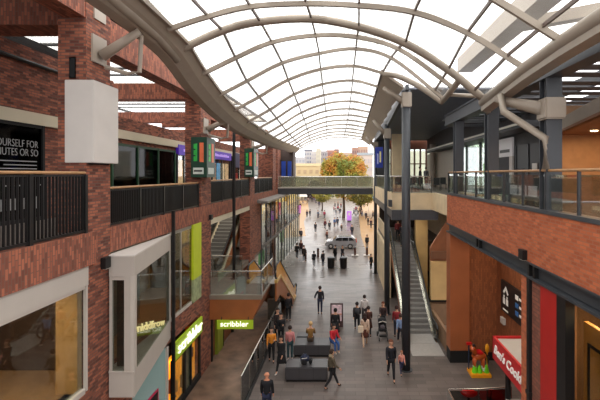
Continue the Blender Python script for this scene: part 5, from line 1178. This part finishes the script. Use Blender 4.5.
person('stand', 290, 360, lab='person in a long pink coat standing left of the benches', rz=A, top=(206, 132, 132), bot=(44, 70, 76), hair=(44, 30, 26), shoes=(210, 200, 196), h=1.66)
person('phone', 281, 345, lab='person in black with a pale scarf behind the orange jumper', rz=.1, top=BL, bot=BL, hair=(34, 24, 22), long=True, h=1.68, extra=('hood',), ex=(120, 104, 92))
person('stand', 277.6, 341, lab='person in dark brown jacket standing closest to the long glass barrier', rz=.5, top=(46, 34, 34), bot=BL, hair=(34, 24, 22), h=1.76)
person('stand', 288.5, 321, lab='person in dark clothes standing right under the copper escalator end', rz=A, top=(44, 40, 44), bot=BL, hair=(40, 30, 26), h=1.7)
person('sit', at_=(-1.8, 20.85), lab='fair haired person in mustard brown jacket on the farther bench', rz=A, top=(128, 92, 44), bot=(70, 56, 44), hair=(196, 160, 110), h=1.75)
person('sit', at_=(-.62, 20.75), lab='person in red jacket and blue jeans at the farther bench right end', rz=.5, top=(190, 34, 48), bot=(52, 88, 150), hair=(44, 30, 28), h=1.72, shoes=(190, 180, 170))
person('hips', 320, 314, lab='person in black jacket with one hand on the hip standing alone in mid street', rz=A, top=(34, 32, 40), bot=(36, 40, 62), hair=(50, 38, 34), h=1.8)
person('stand', 335.5, 341, lab='person in a black coat standing in front of the framed picture board', rz=A, top=BL, bot=BL, hair=(28, 22, 22), extra=('coat',), h=1.76)
person('stand', 364.5, 324, lab='person in a white hooded top walking ahead of the cream jacket', rz=A, top=(214, 206, 204), bot=(60, 54, 56), hair=(44, 32, 28), extra=('hood',), h=1.74)
person('walk', 357, 331, lab='person in black with a black backpack walking left of the cream jacket', rz=A, top=(34, 32, 36), bot=BL, hair=(30, 24, 24), extra=('pack',), ex=(60, 60, 64), h=1.72)
person('walk2', 365, 346, lab='person in cream jacket, brown skirt and pale boots walking away in mid street', rz=A, top=(208, 180, 160), bot=(196, 164, 138), hair=(46, 28, 24), long=True, extra=('skirt', 'hood'), ex=(84, 40, 28), shoes=(196, 164, 138), h=1.74)
person('walk', 368.5, 335, lab='person in dark brown coat just right of the cream jacket', rz=A, top=(76, 44, 36), bot=BL, hair=(40, 26, 24), extra=('coat',), h=1.66)
person('push', 383, 330, lab='person with auburn hair in dark top pushing the pushchair', rz=0, top=(60, 42, 42), bot=BL, hair=(100, 52, 36), long=True, h=1.68)
person('stand', 396.6, 337, lab='person in a dark red top beside the nearest street column', rz=A, top=(134, 34, 40), bot=(40, 44, 60), hair=(60, 34, 30), h=1.72)
person('walk', 400.5, 344, lab='person in a light blue jacket beside the nearest street column', rz=A, top=(126, 150, 190), bot=(34, 38, 52), hair=(70, 44, 36), shoes=(220, 214, 210), h=1.66)
man = person('walk', 391, 379, lab='person in black suit and tie walking toward us holding the child', rz=0, top=(28, 28, 36), bot=(20, 20, 26), hair=(110, 66, 48), h=1.78, face=True)
person('walk2', 401.5, 374, lab='small child in a pink jacket walking beside the person in black suit', rz=.1, top=(224, 150, 134), bot=(60, 60, 90), hair=(180, 120, 90), h=1.08, face=True, extra=('hood',), ex=(240, 190, 180))
person('stand', at_=(4.28, 29.8), z=-5.42, lab='person in dark jacket riding near the top of the right escalator', rz=A, top=(34, 32, 42), bot=BL, hair=(90, 50, 44), h=1.76)
person('stand', at_=(4.1, 31.0), z=-5.27, lab='person in red and dark clothes stepping off the right escalator top', rz=A, top=(120, 44, 46), bot=BL, hair=(50, 34, 30), h=1.7)
# mid street
midd = [(314, 267, 'walk', (34, 34, 46), BL, 'left one of two people in dark clothes left of the litter bins', 1.6), (323, 267, 'stand', (44, 36, 44), NV, 'right one of two people in dark clothes left of the litter bins', 1.6),
 (371, 270, 'stand', (40, 44, 54), BL, 'person in dark clothes standing alone right of the bollards', 1.5), (335.3, 262, 'stand', (28, 28, 34), BL, 'left one of two people in black in front of the silver car', 1.75), (342.5, 262, 'walk', (30, 30, 40), NV, 'right one of two people in black in front of the silver car', 1.75),
 (367, 249, 'stand', (24, 24, 30), BL, 'person in black behind the right bollard', 1.7), (301, 256, 'stand', (80, 44, 44), BL, 'person in dark red in the group at the left shopfronts', 1.75), (297, 259, 'walk', (38, 34, 36), BL, 'person in black leftmost in the group at the left shopfronts', 1.75),
 (304, 262, 'stand', (50, 38, 34), BL, 'person in brown rightmost in the group at the left shopfronts', 1.7), (301, 241, 'stand', (70, 66, 76), BL, 'person in grey by the glazed facade beyond the group', 1.7), (352, 237, 'stand', (56, 58, 66), NV, 'person in grey standing just behind the silver car tail', 1.8),
 (315.5, 233, 'walk', (44, 42, 50), BL, 'person in dark clothes alone in mid street left of the silver car', 1.7), (327, 241, 'stand', (130, 84, 74), BL, 'person in pinkish top beside the bonnet of the silver car', 1.5), (325, 230, 'walk2', (90, 30, 44), BL, 'person in dark red up the street beyond the silver car', 1.8),
 (329.5, 231, 'walk', (60, 60, 66), BL, 'person in grey next to the dark red one beyond the silver car', 1.7), (334.5, 228, 'stand', (70, 96, 140), NV, 'person in blue beyond the silver car', 1.75), (337.5, 227, 'walk', (40, 50, 70), NV, 'person in navy right of the one in blue beyond the silver car', 1.75),
 (341.5, 232, 'stand', (90, 72, 62), BL, 'short person in brown just beyond the roof of the silver car', 1.3), (318, 219, 'stand', (100, 108, 120), NV, 'person in pale grey in mid street far beyond the car', 1.8), (324.5, 219, 'walk', (140, 44, 70), BL, 'person in crimson in mid street far beyond the car', 1.8),
 (307, 218, 'walk2', (50, 40, 60), BL, 'person in purple grey among walkers on the left buff paving', 1.7), (310, 217, 'stand', (44, 40, 44), BL, 'person in black among walkers on the left buff paving', 1.6), (371, 229, 'stand', (66, 46, 52), BL, 'person in dark clothes on the right buff paving before the lamp post', 1.7), (373, 219, 'walk', (70, 60, 60), BL, 'person in brown grey right of the poster stand far away', 1.7)]
for px, py, pk, tp_, bt_, lab, hh in midd: person(pk, px, py, lab=lab, rz=random.choice((0, PI, PI, .7, -2.4)), top=tp_, bot=bt_, h=hh, far=True)
rc = random.Random(11); pal_ = [(40, 40, 48), (120, 60, 60), (60, 66, 96), (150, 130, 120), (30, 30, 34), (90, 90, 100), (160, 60, 80)]
crowd = [(299, 214), (300.5, 209), (303, 204), (302, 200), (305, 201), (308, 203), (310, 200), (312, 202), (314, 201), (316, 204), (318, 202), (320, 205), (319, 207), (322, 203), (334, 213), (336, 216), (338, 212), (340, 215), (335, 208), (338, 207), (341, 209), (354, 216), (356, 213), (358, 216), (360, 214), (362, 217), (360, 209), (364, 207), (366, 220), (368, 226), (358, 208), (380, 225), (382, 222), (384, 228)]
for px, py in crowd:
    if px > 378: continue
    person(rc.choice(['walk', 'walk2', 'stand']), px, py, rz=rc.uniform(0, 6.28), top=(tc_ := rc.choice(pal_)), lab='distant pedestrian in %s in the %s' % (dict(zip(pal_, ('charcoal', 'dull red', 'slate blue', 'beige', 'black', 'mid grey', 'pink red')))[tc_], 'crowd far down beyond the tree' if py < 206 else 'loose group near the tree trunk' if px < 350 else 'loose group on the right buff paving'), bot=rc.choice([BL, NV, JN]), h=1.72, group='distant crowd at the street end' if py < 206 else 'distant pedestrians near the tree', far=True)
# people on the footbridge side terrace (dining)
for k, (x_, y_) in enumerate(((4.9, 34), (6.3, 33.5), (7.3, 36), (5.8, 36.5))):
    person('stand', at_=(x_, y_), z=LZ, lab=['diner in blue standing nearest the green sign', 'diner in dark clothes in the middle of the terrace', 'diner in grey at the right of the terrace by the round pier', 'diner in brown close to the timber fins'][k], rz=k*1.3, top=[(70, 100, 150), (50, 44, 46), (120, 120, 124), (96, 62, 50)][k], bot=BL, h=1.7, far=True)
# pushchair, bags
x, y = 2.13, 22.6; t = thing('pushchair', 'black pushchair with a white trim rolling toward us in mid street', 'pushchair', (x, y, GR))
bx(x-.22, x+.22, y-.1, y+.3, GR+.42, GR+.52).build('seat', blkc, t, bev=.03); MB().hexa([(x-.22, y+.22, GR+.48), (x+.22, y+.22, GR+.48), (x+.22, y+.32, GR+.48), (x-.22, y+.32, GR+.48), (x-.2, y+.4, GR+1.0), (x+.2, y+.4, GR+1.0), (x+.2, y+.48, GR+1.0), (x-.2, y+.48, GR+1.0)]).build('backrest', blkc, t)
MB().ball((x, y+.3, GR+.9), .25, .25, .2).build('hood', blkc, t, smooth=True); MB().path([(x-.22, y+.08, GR+.88), (x, y+.04, GR+.96), (x+.22, y+.08, GR+.88)], .025, 8).build('white_trim', M['white'], t)
for s in (-1, 1):
    MB().path([(x+s*.24, y-.35, GR+.12), (x+s*.22, y+.1, GR+.5), (x+s*.22, y+.75, GR+1.02)], .018, 8).build('frame_tube', M['dsteel'], t); MB().path([(x+s*.24, y+.35, GR+.14), (x+s*.22, y+.0, GR+.6)], .018, 8).build('frame_tube', M['dsteel'], t)
    MB().path([(x+s*.26, y+.36, GR+.14), (x+s*.31, y+.36, GR+.14)], .14, 16).build('wheel', M['rubber'], t); MB().path([(x+s*.2, y-.36, GR+.09), (x+s*.25, y-.36, GR+.09)], .09, 14).build('wheel', M['rubber'], t)
MB().path([(x-.22, y+.75, GR+1.02), (x+.22, y+.75, GR+1.02)], .022, 8).build('handlebar', M['rubber'], t); bx(x-.2, x+.2, y-.3, y-.12, GR+.2, GR+.28).build('footrest', M['rubber'], t); MB().ball((x, y+.1, GR+.62), .14, .14, .14).build('blanket', cm((90, 84, 90)), t, smooth=True)
x, y = G(360.5, 331); t = thing('shopping_bag', 'cream shopping bag carried at the hip of the person in cream jacket', 'bag', (.84, 21.55, GR+.95))
MB(); bx(.70, .98, 21.45, 21.6, GR+.78, GR+1.12).build('bag_body', cm((226, 208, 184)), t, bev=.02); MB().path([(.76, 21.52, GR+1.1), (.84, 21.52, GR+1.3), (.92, 21.52, GR+1.1)], .012, 6).build('handle', cm((226, 208, 184)), t)
